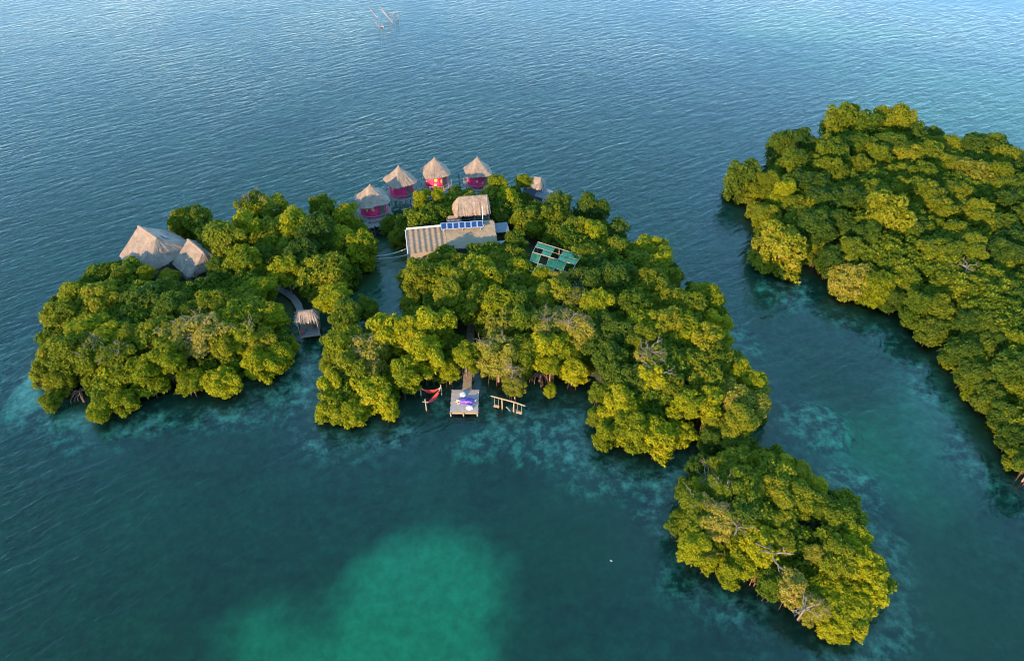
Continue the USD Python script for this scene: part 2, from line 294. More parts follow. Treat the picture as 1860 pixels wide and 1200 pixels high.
# ------------------------------------------------------------------ thatch
def thatch(ridge, half, hip0, hip1, zr, ze, seed, corner=0.35, concave=1.0, thick=0.22, rag=0.16, M=110, K=14, axis=None):
    """A thatched roof: rounded footprint (half wide, hip0 and hip1 beyond the ends of the ridge), rising to the ridge with ragged eaves and an uneven coat."""
    a, b = np.array(ridge[0], float)[:2], np.array(ridge[1], float)[:2]
    e = (b - a) / np.linalg.norm(b - a) if axis is None else np.array(axis, float)
    n = np.array([-e[1], e[0]])
    Lr = (b - a) @ e
    w, h = Lr + hip0 + hip1, 2 * half
    c = min(w, h) / 2 * corner
    core = Polygon([(-hip0 + c, -half + c), (Lr + hip1 - c, -half + c), (Lr + hip1 - c, half - c), (-hip0 + c, half - c)]).buffer(c, 6)
    ring = core.exterior
    pts = np.array([ring.interpolate(t, normalized=True).coords[0] for t in np.arange(M) / M])
    g = np.random.default_rng(seed)
    out = pts - np.column_stack([np.clip(pts[:, 0], 0, max(Lr, 0)), 0 * pts[:, 0]])
    out /= np.linalg.norm(out, axis=1, keepdims=True)
    pts = pts + out * (g.random(M)[:, None] - 0.5) * rag
    top = np.column_stack([np.clip(pts[:, 0], 0.0, max(Lr, 0.001)), np.zeros(M)])
    top += 0.10 * out                                                     # a blunt ridge
    rings = []
    for k in range(K + 1):
        s = k / K
        xy = pts * (1 - s) + top * s
        zz = ze + (zr - ze) * s ** concave
        q = np.column_stack([xy, np.full(M, zz)])
        q[:, 2] += (meshkit.fbm(q * [1.6, 1.6, 3.0] + seed, 3) - 0.5) * 0.20 * (0.4 + 0.6 * (s < 0.97)) + (g.random(M) - 0.5) * 0.035
        if k == 0:
            q[:, 2] += (g.random(M) - 0.7) * rag * 0.9
        rings.append(q)
    low = rings[0].copy(); low[:, 2] -= thick * 0.7; low[:, :2] -= out * 0.12
    low2 = np.column_stack([pts * 0.5 + top * 0.5, np.full(M, (ze + (zr - ze) * 0.5 ** concave) - thick)])
    allr = [low2, low] + rings
    V = np.vstack(allr + [np.array([[max(Lr, 0) / 2, 0, zr + 0.03]]), np.array([[max(Lr, 0) / 2, 0, zr - thick]])])
    F = []
    for k in range(len(allr) - 1):
        i = np.arange(M); j = (i + 1) % M
        F += [np.column_stack([k * M + i, k * M + j, (k + 1) * M + j]), np.column_stack([k * M + i, (k + 1) * M + j, (k + 1) * M + i])]
    i = np.arange(M); j = (i + 1) % M
    F += [np.column_stack([(len(allr) - 1) * M + i, (len(allr) - 1) * M + j, np.full(M, len(allr) * M)]), np.column_stack([j, i, np.full(M, len(allr) * M + 1)])]
    W = V.copy()
    W[:, :2] = a + V[:, :1] * e + V[:, 1:2] * n
    return trimesh.Trimesh(W, np.vstack(F), process=False)

def shifted(mesh, loc, rotz=0.0):
    """World-built mesh brought into the frame of a thing at loc."""
    m = mesh.copy()
    m.apply_translation(-np.asarray(loc, float))
    if rotz:
        m.apply_transform(trimesh.transformations.rotation_matrix(-rotz, [0, 0, 1]))
    return m

def planks(name, parent, p0, p1, width, mat_, step=0.16, gap=0.022, thick=0.04, seed=0, across=True):
    """Boards laid side by side from p0 to p1 (world minus nothing: the parent's frame), each a part."""
    g = np.random.default_rng(seed)
    p0, p1 = np.array(p0, float), np.array(p1, float)
    d = p1 - p0; L = np.linalg.norm(d[:2]); rz = math.atan2(d[1], d[0])
    for k in range(int(L / step)):
        c = p0 + d * ((k + 0.5) * step / L)
        obj(name, box((step - gap, width + g.uniform(-0.05, 0.05), thick), (c[0], c[1], c[2] + g.uniform(-.006, .006)), rz + g.normal(0, 0.012)), mat_, parent)

# ------------------------------------------------------------------ the red huts over the water
def hut(px, py, label, rot, size=1.0, ladder=False, group='red thatched huts on stilts over the water'):
    apex = at(px, py, 4.95)
    t = thing('red_hut', label, 'hut', (apex[0], apex[1], 0), rot, group)
    o = (0, 0)
    s = size
    roof = thatch([o, o], 1.76 * s, 1.76 * s, 1.76 * s, 4.98, 3.22, int(px), corner=0.42, concave=1.2, rag=0.09, M=120, axis=(1, 0))
    rf = obj('thatch_roof', roof, thatch_mat, t, smooth=50)
    obj('roof_cap', tube([[0, 0, 4.80], [0, 0, 4.98], [0.03, 0, 5.14]], [0.22, 0.15, 0.05], 8), thatch_mat, rf)
    N, rw, zb, zt = 12, 1.46 * s, 1.45, 3.45
    wl = trimesh.creation.annulus(rw - 0.06, rw, zt - zb, sections=N)
    wl.apply_translation([0, 0, (zt + zb) / 2])
    w = obj('wall', wl, red_wall, t)
    g = np.random.default_rng(int(px))
    for k in range(5):                                                   # painted flower motifs, thin boards of colour on the wall
        a = -math.pi / 2 - rot + g.uniform(-1.3, 1.0)
        f = round((a / (2 * math.pi)) * N - 0.5) + 0.5
        a = f * 2 * math.pi / N
        hgt = g.uniform(2.0, 2.9)
        wdt = g.uniform(0.25, 0.5)
        rr = rw * math.cos(math.pi / N) + 0.004
        blob_ = trimesh.creation.cylinder(radius=wdt / 2, height=0.012, sections=9)
        blob_.apply_transform(trimesh.transformations.euler_matrix(0, math.pi / 2, 0))
        blob_.apply_scale([1, 1, g.uniform(0.8, 1.5)])
        blob_.apply_translation([rr, g.uniform(-0.12, 0.12), hgt])
        blob_.apply_transform(trimesh.transformations.rotation_matrix(a, [0, 0, 1]))
        obj('painted_motif', blob_, flower_paint, w)
    a = -math.pi / 2 - rot + 0.9
    d = box((0.05, 0.7, 1.5), (rw - 0.0, 0, zb + 0.8)); d.apply_transform(trimesh.transformations.rotation_matrix(a, [0, 0, 1]))
    obj('door', d, wood_dark, t)
    obj('floor', trimesh.util.concatenate([shifted(trimesh.creation.cylinder(radius=2.05 * s, height=0.10, sections=10), (0, 0, -1.35))]), wood_grey, t)
    for k in range(8):
        a = 2 * math.pi * k / 8 + 0.2
        x_, y_ = 1.75 * s * math.cos(a), 1.75 * s * math.sin(a)
        obj('stilt', tube([[x_, y_, -4.5], [x_, y_, 1.30]], [0.08, 0.07], 6), wood_dark, t)
    pts = []
    for k in range(14):
        a = 2 * math.pi * k / 14
        x_, y_ = 2.0 * s * math.cos(a), 2.0 * s * math.sin(a)
        pts.append([x_, y_, 2.05])
        obj('baluster', tube([[x_, y_, 1.38], [x_, y_, 2.03]], [0.035, 0.035], 5), wood_grey, t)
    obj('handrail', tube(pts + pts[:2], 0.04, 5), wood_grey, t)
    return t

hut(672, 337, 'nearest red hut, its whole thatched roof glowing in the evening sun', 0.45, 1.06)
hut(724, 303, 'second red hut from the left, grey thatch with only the tip sunlit', 0.55, 1.0)
hut(789, 288, 'third red hut from the left, standing clear behind the yellow bush', 0.35, 0.96)
hut(867, 287, 'rightmost red hut, thatch half hidden by the green tree on its right', 0.25, 0.92)

# walk from the nearest hut along the others
t = thing('hut_walkway', 'narrow grey plank walkway curving in front of the nearest red hut', 'walkway', (0, 0, 0))
way = [at(650, 412, 1.2), at(680, 409, 1.2), at(702, 400, 1.2), at(708, 385, 1.2)]
for a_, b_ in zip(way[:-1], way[1:]):
    planks('plank', t, a_, b_, 0.95, wood_grey, 0.17, seed=int(abs(a_[0]) * 10))
for p in way:
    obj('stilt', tube([[p[0], p[1] - .3, -4], [p[0], p[1] - .3, 1.16]], 0.07, 6), wood_dark, t)

# grey lean-to at the right end of the row, mostly behind trees
c = at(972, 332, 3.4)
t = thing('grey_hut', 'small grey hut with pale thatch, mostly hidden at the back right of the huts', 'hut', (c[0], c[1], 0), -0.25)
obj('thatch_roof', thatch([(-0.5, 0), (0.6, 0)], 1.2, 0.7, 0.5, 4.2, 3.3, 77, M=90), thatch_mat, t, smooth=50)
obj('wall', box((2.2, 1.9, 1.9), (0, 0.1, 2.2)), slate_mat, t)
obj('lean_to_roof', box((1.9, 1.5, 0.08), (1.3, -0.8, 2.55), 0, 0.42, 0.25), slate_mat, t)
obj('floor', box((3.0, 3.0, 0.1), (0.5, 0, 1.2)), wood_grey, t)
for x_ in (-0.9, 0.5, 1.9):
    for y_ in (-1.4, 1.4):
        obj('stilt', tube([[x_, y_, -4], [x_, y_, 2.2 if (x_ > 1 and y_ < 0) else 1.15]], 0.07, 6), wood_dark, t)
p = at(834, 328, 1.0)
obj('mooring_post', tube([[p[0], p[1], -4], [p[0], p[1], 2.2]], [0.07, 0.06], 6), wood_dark, label='single dark post in the water between the two right red huts', cat='post')

# ------------------------------------------------------------------ the two thatched houses on the left island
def house(name, A, B, zr, ze, half, hip0, hip1, label, zwall):
    A, B = at(*A, zr), at(*B, zr)
    mid = (A + B) / 2; mid[2] = 0
    e = (B - A)[:2]; L = np.linalg.norm(e); rz = math.atan2(e[1], e[0])
    t = thing(name, label, 'house', mid, rz)
    rf = obj('thatch_roof', thatch([(-L / 2, 0), (L / 2, 0)], half, hip0, hip1, zr, ze, int(half * 100), M=170, corner=0.22), thatch_mat, t, smooth=50)
    obj('ridge_cap', tube([[-L / 2 - 0.05, 0, zr + 0.02], [0, 0, zr + 0.07], [L / 2 + 0.05, 0, zr + 0.02]], [0.16, 0.18, 0.16], 7), thatch_mat, rf, smooth=True)
    for s_ in (-1, 1):
        obj('wall', box((L + hip1, 0.12, ze - zwall + 0.4), (hip1 / 2, s_ * (half - 0.75), (ze + zwall) / 2 + 0.2)), wood_dark, t)
    obj('end_wall', box((0.12, 2 * half - 1.7, ze - zwall + 0.4), (L / 2 + hip1 - 0.55, 0, (ze + zwall) / 2 + 0.2)), wood_dark, t)
    obj('end_wall', box((0.12, 2 * half - 1.7, ze - zwall + 0.4), (-L / 2 - hip0 + 0.35, 0, (ze + zwall) / 2 + 0.2)), wood_dark, t)
    obj('floor', box((L + hip0 + hip1 - 0.4, 2 * half - 0.6, 0.12), ((hip1 - hip0) / 2, 0, zwall - 0.06)), wood_grey, t)
    for x_ in (-L / 2, 0, L / 2 + hip1 * 0.5):
        for s_ in (-1, 1):
            obj('stilt', tube([[x_, s_ * (half - 0.6), -3], [x_, s_ * (half - 0.6), zwall - 0.13]], 0.09, 6), wood_dark, t)
    return t, L

t, L = house('thatched_house', (252, 412), (285, 433), 4.7, 2.6, 3.05, 0.35, 1.75, 'large thatched house at the far left, sunlit left slope and shaded hip end', 0.9)
obj('skylight', box((0.8, 0.55, 0.05), (-0.5 + L / 2, 1.05, 4.12), 0, -0.60), slate_mat, t)
house('thatched_house', (342, 436), (370, 459), 4.0, 2.25, 2.45, 0.25, 0.45, 'smaller grey thatched roof right beside the large thatched house', 0.9)

# ------------------------------------------------------------------ long roofed house with the pavilion and the solar panels
P0, P1 = at(737, 418, 4.0), at(896, 403, 4.0)
e = (P1 - P0)[:2]; L = np.linalg.norm(e); rz = math.atan2(e[1], e[0])
t = thing('long_house', 'long house with brown corrugated left half and tan palm right half of roof', 'house', (P0[0], P0[1], 0), rz)
RUN, DROP = 2.75, 1.15
slope = math.atan2(DROP, RUN); SL = math.hypot(RUN, DROP)
def roof_pt(u, v, h=0.0):                                                 # u along the ridge, v metres down the front slope
    return np.array([u, -v * math.cos(slope) + h * -math.sin(slope) * -1 * 0, 4.0 - v * math.sin(slope) + h])
NS, period = 7, (L * 0.44) / 7
for k in range(NS):                                                       # corrugated sheets, one big wave each, overlapping at the crests
    us = np.linspace(0, period * 1.0, 13); vs = np.linspace(0.0, SL, 8)
    V = np.array([roof_pt(k * period + u, v + 0.05 * math.sin(k * 2.1) * (v > 0.1), 0.055 * math.cos(2 * math.pi * u / period) + 0.012 * (k % 2)) for u in us for v in vs])
    i = np.arange(12 * 8).reshape(12, 8)[:, :7].ravel()
    F = np.vstack([np.column_stack([i, i + 1, i + 9]), np.column_stack([i, i + 9, i + 8])])
    sh = trimesh.Trimesh(V, F, process=False)
    bt = sh.copy(); bt.apply_translation([0, 0, -0.02]); bt.invert()
    obj('roof_sheet', [sh, bt], sheet_mat, t, smooth=True)
us = np.linspace(NS * period + 0.02, L, 40); vs = np.linspace(-0.05, SL + 0.05, 24)
g = np.random.default_rng(3)
V = np.array([roof_pt(u, v, 0.10) for u in us for v in vs]).reshape(40, 24, 3)
V[..., 2] += (meshkit.fbm(V * 2.0, 3, 4) - 0.5) * 0.14; V[:, -1, 1] -= g.random(40) * 0.15; V[-1, :, 0] += g.random(24) * 0.12
i = np.arange(39 * 24).reshape(39, 24)[:, :23].ravel()
F = np.vstack([np.column_stack([i, i + 1, i + 25]), np.column_stack([i, i + 25, i + 24])])
top_ = trimesh.Trimesh(V.reshape(-1, 3), F, process=False); bt = top_.copy(); bt.apply_translation([0, 0, -0.12]); bt.invert()
obj('palm_roof', [top_, bt], thatch_tan, t, smooth=True)
obj('rear_roof', box((L, 1.9, 0.06), (L / 2, 0.95 * math.cos(0.5) + 0.05, 4.0 - 0.95 * math.sin(0.5) - 0.06), 0, -0.5), sheet_mat, t)
obj('ridge_cap', box((L * 0.42, 0.24, 0.05), (L * 0.215, -0.02, 4.17), 0, 0.2), white_paint, t)
obj('ridge_cap', box((L * 0.56, 0.22, 0.07), (L * 0.715, 0.02, 4.13), 0, 0.1), thatch_tan, t)
obj('verge_board', box((0.07, SL, 0.16), (-0.06, -RUN / 2, 4.0 - DROP / 2), 0, slope), white_paint, t)
obj('wall', box((L - 0.5, 0.1, 1.9), (L / 2, -RUN + 0.5, 1.85)), wood_grey, t)
obj('wall', box((L - 0.5, 0.1, 2.0), (L / 2, 1.35, 1.9)), wood_grey, t)
obj('end_wall', box((0.1, RUN + 0.7, 2.1), (0.25, -0.55, 1.95)), wood_grey, t)
obj('end_wall', box((0.1, RUN + 0.7, 2.1), (L - 0.25, -0.55, 1.95)), wood_grey, t)
obj('floor', box((L + 0.4, RUN + 2.4, 0.12), (L / 2, -0.7, 0.85)), wood_grey, t)
obj('front_deck', box((3.2, 0.9, 0.10), (L - 1.6, -RUN - 0.55, 2.25)), pale_blue, t, label='pale grey awning strip below the right eave')
obj('side_roof', box((1.5, 1.6, 0.07), (L + 0.95, 0.15, 3.05), 0, 0.12), slate_mat, t)
for k in range(4):
    obj('side_deck_board', box((1.0, 0.36, 0.05), (L + 0.62, -1.05 - 0.40 * k, 2.0)), pale_blue, t)
for u in np.linspace(0.4, L - 0.4, 6):
    for y_ in (-RUN + 0.45, 1.3):
        obj('stilt', tube([[u, y_, -3], [u, y_, 0.78]], 0.09, 6), wood_dark, t)
for dx, dy in ((L + 0.25, -0.55), (L + 1.6, -0.55), (L + 1.6, 0.85), (L + 1.05, -2.3)):
    obj('post', tube([[dx, dy, -2.5], [dx, dy, 1.95 if dy < -1 else 2.98]], 0.06, 6), wood_dark, t)

# solar panels on the ridge
S0, S1 = at(800, 405.5, 4.55), at(877, 400.5, 4.55)
Q0 = at(800.5, 417.5, 4.22)
e = (S1 - S0)[:2]; Ls = np.linalg.norm(e); rs = math.atan2(e[1], e[0])
run = (S0 - Q0)[1]; tilt = math.atan2(0.33, run); wd = math.hypot(run, 0.33)
t = thing('solar_array', 'row of seven blue solar panels on the ridge of long roof', 'solar panels', (S0[0], S0[1], 4.55), rs)
for k in range(7):
    w_ = Ls / 7
    T = trimesh.transformations.euler_matrix(tilt, 0, 0); T[:3, 3] = [(k + 0.5) * w_, -run / 2, -0.165]
    fr, pn = [], []
    for s_ in (-1, 1):
        fr += [box((0.05, wd - 0.02, 0.05), (s_ * (w_ / 2 - 0.035), 0, 0)), box((w_ - 0.02, 0.05, 0.052), (0, s_ * (wd / 2 - 0.035), 0))]
    fr = trimesh.util.concatenate(fr); fr.apply_transform(T)
    cells = []
    for i in range(3):
        for j in range(6):
            cells.append(box(((w_ - 0.10) / 3 - 0.012, (wd - 0.10) / 6 - 0.012, 0.012), ((i - 1) * (w_ - 0.10) / 3, (j - 2.5) * (wd - 0.10) / 6, 0.006)))
    back = box((w_ - 0.08, wd - 0.08, 0.02), (0, 0, -0.012)); back.apply_transform(T)
    cells = trimesh.util.concatenate(cells); cells.apply_transform(T)
    pnl = obj('solar_panel', back, slate_mat, t)
    obj('frame', fr, alu_mat, pnl)
    tag(obj('cells', cells, cell_mat, pnl), kind='stuff')
for k in (0.3, Ls / 2, Ls - 0.3):
    obj('support_rail', box((0.06, wd, 0.06), (k, -run / 2, -0.165 - 0.07), 0, tilt), alu_mat, t)
    obj('support_leg', box((0.05, 0.05, 0.62), (k, -0.1, -0.40)), alu_mat, t)
    obj('support_leg', box((0.05, 0.05, 0.62), (k, -run + 0.2, -0.62)), alu_mat, t)

# thatched lookout pavilion behind the long roof
A, B = at(834, 358, 5.55), at(884, 354, 5.55)
e = (B - A)[:2]; L = np.linalg.norm(e); rz = math.atan2(e[1], e[0]); mid = (A + B) / 2
t = thing('thatched_pavilion', 'open pavilion with peach sunlit thatch rising behind the solar panels', 'pavilion', (mid[0], mid[1], 0), rz)
obj('thatch_roof', thatch([(-L / 2, 0), (L / 2, 0)], 1.5, 0.75, 0.28, 5.55, 3.95, 21, M=130, corner=0.3, concave=0.85, rag=0.25), thatch_mat, t, smooth=50)
obj('lean_to_thatch', thatch([(-0.55, 0.0), (0.55, 0.0)], 0.75, 0.3, 0.3, 3.75, 3.15, 22, M=80, corner=0.3, axis=(1, 0)).apply_transform(trimesh.transformations.translation_matrix([-L / 2 - 0.75, -0.9, 0.0])), thatch_mat, t, smooth=50)
for x_ in (-L / 2 - 0.35, 0.0, L / 2 + 0.05):
    for y_ in (-1.15, 1.15):
        obj('post', tube([[x_, y_, -3], [x_, y_, 4.25]], [0.075, 0.06], 7), pole_mat, t)
obj('upper_floor', box((L + 0.9, 2.6, 0.12), (-0.15, 0, 2.55)), wood_dark, t)
for z_ in (3.0, 3.35):
    obj('rail', box((L + 0.4, 0.05, 0.06), (-0.15, -1.22, z_)), wood_dark, t)
obj('back_screen', box((L + 0.4, 0.06, 1.1), (-0.15, 1.18, 3.2)), wood_dark, t)
p = at(877, 404, 3.95)
obj('white_mast', tube([[p[0], p[1], 3.6], [p[0], p[1], 5.0], [p[0], p[1], 6.0]], [0.055, 0.05, 0.045], 7), white_paint, label='thin white mast at the right end of the solar panels', cat='mast')

# ------------------------------------------------------------------ green net frame among the trees
c00, c10, c11, c01 = at(977, 440, 3.9), at(1056, 465, 3.9), at(1031, 512, 3.9), at(957, 491, 3.9)
cc = (c00 + c10 + c11 + c01) / 4; cc[2] = 0
t = thing('net_frame', 'pale pole frame with green shade-net panels standing among the trees', 'shade frame', cc)
def net_pt(u, v):
    p = (c00 * (1 - u) + c10 * u) * (1 - v) + (c01 * (1 - u) + c11 * u) * v
    p = p - cc
    p[2] = 3.9 + 0.45 * (1 - abs(v - 0.5) * 2)
    return p
NU, NV = 5, 4
g = np.random.default_rng(8)
for i in range(NU):
    for j in range(NV):
        if (i, j) in ((0, 1), (0, 3), (2, 1), (1, 2), (3, 3), (2, 0), (4, 2)):
            continue
        q = [net_pt((i + a_) / NU, (j + b_) / NV) - [0, 0, 0.01] for a_, b_ in ((0.02, 0.02), (0.98, 0.02), (0.98, 0.98), (0.02, 0.98))]
        m_ = sum(q) / 4 - [0, 0, 0.05]
        V = np.array(q + [m_] + [x_ - [0, 0, 0.012] for x_ in q + [m_]])
        F = [(0, 1, 4), (1, 2, 4), (2, 3, 4), (3, 0, 4), (6, 5, 9), (7, 6, 9), (8, 7, 9), (5, 8, 9)] + [f for k in range(4) for f in ((k, k + 5, (k + 1) % 4 + 5), (k, (k + 1) % 4 + 5, (k + 1) % 4))]
        obj('net_panel', trimesh.Trimesh(V, np.array(F), process=False), net_mat, t)
for i in range(NU + 1):
    obj('rafter', tube([net_pt(i / NU, v) for v in (0, 0.5, 1)], 0.035, 6), pole_mat, t)
for j in range(NV + 1):
    obj('purlin', tube([net_pt(u, j / NV) + [0, 0, 0.05] for u in (0, 1)], 0.045 if j in (0, 2, 4) else 0.03, 6), pole_mat, t)
for u in (0, 0.5, 1):
    for v in (0, 0.5, 1):
        q = net_pt(u, v)
        obj('post', tube([[q[0], q[1], -0.6], [q[0], q[1], q[2]]], 0.05, 6), pole_mat, t)

# ------------------------------------------------------------------ shelter over the inlet, with its boardwalk
rz = math.atan2(0.42, 1.8)
t = thing('shelter', 'small open shelter with thatched roof on stilts at the end of boardwalk', 'shelter', (-19.78, 50.45, 0), rz)
obj('thatch_roof', thatch([(-0.55, 0.1), (0.6, 0.1)], 0.98, 0.62, 0.55, 3.0, 2.35, 31, M=110, rag=0.3), thatch_mat, t, smooth=50)
for x_ in (-0.9, 0.9):
    for y_ in (-0.85, 0.85):
        obj('post', tube([[x_ * 1.04, y_ * 1.08, -2.6], [x_, y_, 0.8], [x_, y_, 2.45]], [0.05, 0.05, 0.045], 6), pole_mat, t)
for k in range(11):
    obj('plank', box((1.86, 0.15, 0.035), (0, -0.82 + 0.165 * k, 0.72)), wood_grey, t)
obj('front_beam', box((2.0, 0.09, 0.13), (0, -0.93, 0.68)), pole_mat, t)
obj('back_beam', box((2.0, 0.09, 0.13), (0, 0.95, 0.68)), pole_mat, t)
for s_ in (-1, 1):
    obj('side_rail', box((0.06, 1.7, 0.07), (s_ * 0.93, 0, 1.5)), pole_mat, t)
obj('back_rail', box((1.8, 0.06, 0.07), (0, 0.86, 1.5)), pole_mat, t)
def local(t_, x_, y_, z_):
    c_, s_ = math.cos(rz), math.sin(rz)
    return (-19.78 + c_ * x_ - s_ * y_, 50.45 + s_ * x_ + c_ * y_, z_)
def stool(x_, y_, m_, label):
    s = thing('stool', label, 'stool', local(t, x_, y_, 0.738), rz)
    obj('seat', trimesh.creation.cylinder(radius=0.17, height=0.06, sections=14).apply_transform(trimesh.transformations.translation_matrix([0, 0, 0.43])), m_, s)
    for k in range(4):
        a = math.pi / 4 + k * math.pi / 2
        obj('leg', tube([[0.16 * math.cos(a), 0.16 * math.sin(a), 0], [0.11 * math.cos(a), 0.11 * math.sin(a), 0.41]], 0.02, 5), wood_dark, s)
stool(-0.66, -0.62, hammock_mat, 'red stool by the front left post of the small shelter')
stool(0.55, -0.2, wood_dark, 'dark stool on the right half of the small shelter\'s floor')
s = thing('low_table', 'low wooden table under the thatch of the small shelter', 'table', local(t, -0.05, 0.05, 0.738), rz)
obj('tabletop', box((0.75, 0.5, 0.05), (0, 0, 0.40)), wood_tan, s)
for x_ in (-0.3, 0.3):
    for y_ in (-0.18, 0.18):
        obj('leg', box((0.05, 0.05, 0.375), (x_, y_, 0.1875)), wood_dark, s)

t = thing('boardwalk', 'curved grey boardwalk between the trees leading to small shelter', 'boardwalk', (0, 0, 0))
ctl = np.array([at(498, 520, 0.75), at(508, 525, 0.75), at(521, 532, 0.75), at(533, 541, 0.75), at(541, 552, 0.75), at(545, 563, 0.75), at(549, 577, 0.75)])
sm = np.linspace(0, len(ctl) - 1, 60)
line = np.column_stack([np.interp(sm, range(len(ctl)), ctl[:, k]) for k in range(3)])
for _ in range(3):
    line[1:-1] = (line[:-2] + 2 * line[1:-1] + line[2:]) / 4
dist = np.r_[0, np.cumsum(np.linalg.norm(np.diff(line, axis=0), axis=1))]
g = np.random.default_rng(2)
for d_ in np.arange(0.08, dist[-1] - 0.1, 0.17):
    c = np.array([np.interp(d_, dist, line[:, k]) for k in range(3)]); c2 = np.array([np.interp(d_ + 0.1, dist, line[:, k]) for k in range(3)])
    obj('plank', box((0.145, 0.72 + g.uniform(-.05, .05), 0.04), c, math.atan2(*(c2 - c)[1::-1])), wood_grey, t)
for s_ in (-0.28, 0.28):
    d3 = np.gradient(line, axis=0); d3 /= np.linalg.norm(d3, axis=1, keepdims=True)
    obj('stringer', tube(line + np.column_stack([-d3[:, 1], d3[:, 0], 0 * d3[:, 0]]) * s_ - [0, 0, 0.075], 0.05, 5), wood_dark, t)
for k in (5, 20, 35, 50):
    obj('stilt', tube([[line[k, 0], line[k, 1], -2.5], [line[k, 0], line[k, 1], 0.66]], 0.06, 6), wood_dark, t)

# ------------------------------------------------------------------ swimming dock and its walkway
DROP_ = -0.30                                                             # the deck stands lower than drawn
c = (at(821, 708, 0.45) + at(870, 708, 0.45) + at(868, 747, 0.45) + at(818, 747, 0.45)) / 4
t = thing('swimming_dock', 'square plank dock standing in the water with a person lying on it', 'dock', (c[0], c[1], DROP_))
DW, DL = 2.44, 2.56
g = np.random.default_rng(6)
for k in range(15):
    obj('plank', box((DW + g.uniform(-0.04, 0.04), DL / 15 - 0.018, 0.04), (g.uniform(-.02, .02), -DL / 2 + (k + 0.5) * DL / 15, 0.73 + g.uniform(-.005, .005))), wood_pink, t)
obj('front_beam', box((DW + 0.06, 0.07, 0.20), (0, -DL / 2 - 0.045, 0.63)), wood_tan, t)  # warmer wood paints the sun on this face; the other beams are grey
obj('rear_beam', box((DW + 0.06, 0.07, 0.20), (0, DL / 2 + 0.045, 0.63)), wood_grey, t)
for s_ in (-1, 1):
    obj('side_beam', box((0.07, DL - 0.02, 0.20), (s_ * (DW / 2 - 0.06), 0, 0.60)), wood_grey, t)
for x_ in (-DW / 2 + 0.06, -0.05, DW / 2 - 0.06):
    obj('post', tube([[x_, -DL / 2 - 0.13, -4], [x_, -DL / 2 - 0.13, 0.70]], [0.075, 0.065], 7), pole_mat, t)
    obj('post', tube([[x_, DL / 2 - 0.1, -4], [x_, DL / 2 - 0.1, 0.69]], [0.075, 0.065], 7), wood_dark, t)
obj('corner_post', tube([[DW / 2 - 0.02, DL / 2 - 0.45, 0.7], [DW / 2 - 0.02, DL / 2 - 0.45, 1.05]], 0.05, 7), pole_mat, t)
DOCK = c.copy()

t = thing('dock_walkway', 'straight narrow plank walkway running from the trees to the square dock', 'walkway', (DOCK[0] + 0.12, DOCK[1] + DL / 2 + 0.09, DROP_))
planks('plank', t, (0, 0, 0.74), (0, 11.5, 0.74), 0.78, wood_tan, 0.165, seed=4)
for s_ in (-0.3, 0.3):
    obj('stringer', box((0.07, 11.4, 0.12), (s_, 5.7, 0.655)), wood_dark, t)
for y_ in np.arange(0.6, 11.5, 1.8):
    for s_ in (-0.34, 0.34):
        obj('post', tube([[s_, y_, -3], [s_, y_, 0.6]], 0.055, 6), wood_dark, t)

# ------------------------------------------------------------------ the person lying on the dock
def body(bones, step=0.022, rounds=6):
    parts = []
    for a_, ra, b_, rb in bones:
        s1 = m3.Manifold.sphere(ra, 20).translate([float(v) for v in a_]); s2 = m3.Manifold.sphere(rb, 20).translate([float(v) for v in b_])
        parts.append(m3.Manifold.batch_hull([s1, s2]))
    m = parts[0]
    for q in parts[1:]:
        m = m + q
    m = m.refine_to_length(step).to_mesh()
    tm = trimesh.Trimesh(m.vert_properties[:, :3], m.tri_verts)
    trimesh.smoothing.filter_taubin(tm, iterations=rounds)
    return tm
# body frame: x from feet to head, y to the body's left, z up; lying on the back, one knee raised, one arm behind the head
J = {'head': (0.70, 0.00, 0.125), 'neck': (0.57, 0.0, 0.10), 'chest': (0.40, 0, 0.115), 'waist': (0.18, 0, 0.11), 'hip': (0.02, 0, 0.115),
     'shl': (0.47, 0.17, 0.09), 'shr': (0.47, -0.17, 0.09), 'ell': (0.62, 0.33, 0.06), 'wrl': (0.74, 0.15, 0.06), 'elr': (0.25, -0.30, 0.055), 'wrr': (0.03, -0.26, 0.05),
     'hpl': (-0.02, 0.09, 0.10), 'hpr': (-0.02, -0.09, 0.10), 'knl': (-0.36, 0.17, 0.33), 'anl': (-0.62, 0.14, 0.06), 'knr': (-0.44, -0.13, 0.075), 'anr': (-0.80, -0.16, 0.055)}
J = {k: np.array(v) for k, v in J.items()}
bones = [(J['neck'], 0.052, J['chest'], 0.09), (J['chest'] + [0.02, 0.08, -.02], 0.09, J['waist'] + [0, 0.05, 0], 0.095), (J['chest'] + [0.02, -0.08, -.02], 0.09, J['waist'] + [0, -0.05, 0], 0.095),
         (J['waist'], 0.10, J['hip'], 0.105), (J['shl'], 0.06, J['shr'], 0.06), (J['head'] + [0.02, 0, 0], 0.095, J['head'] + [-0.06, 0, 0.02], 0.075), (J['neck'], 0.05, J['head'], 0.06),
         (J['head'] + [-0.02, 0, 0.085], 0.020, J['head'] + [-0.045, 0, 0.105], 0.014)]
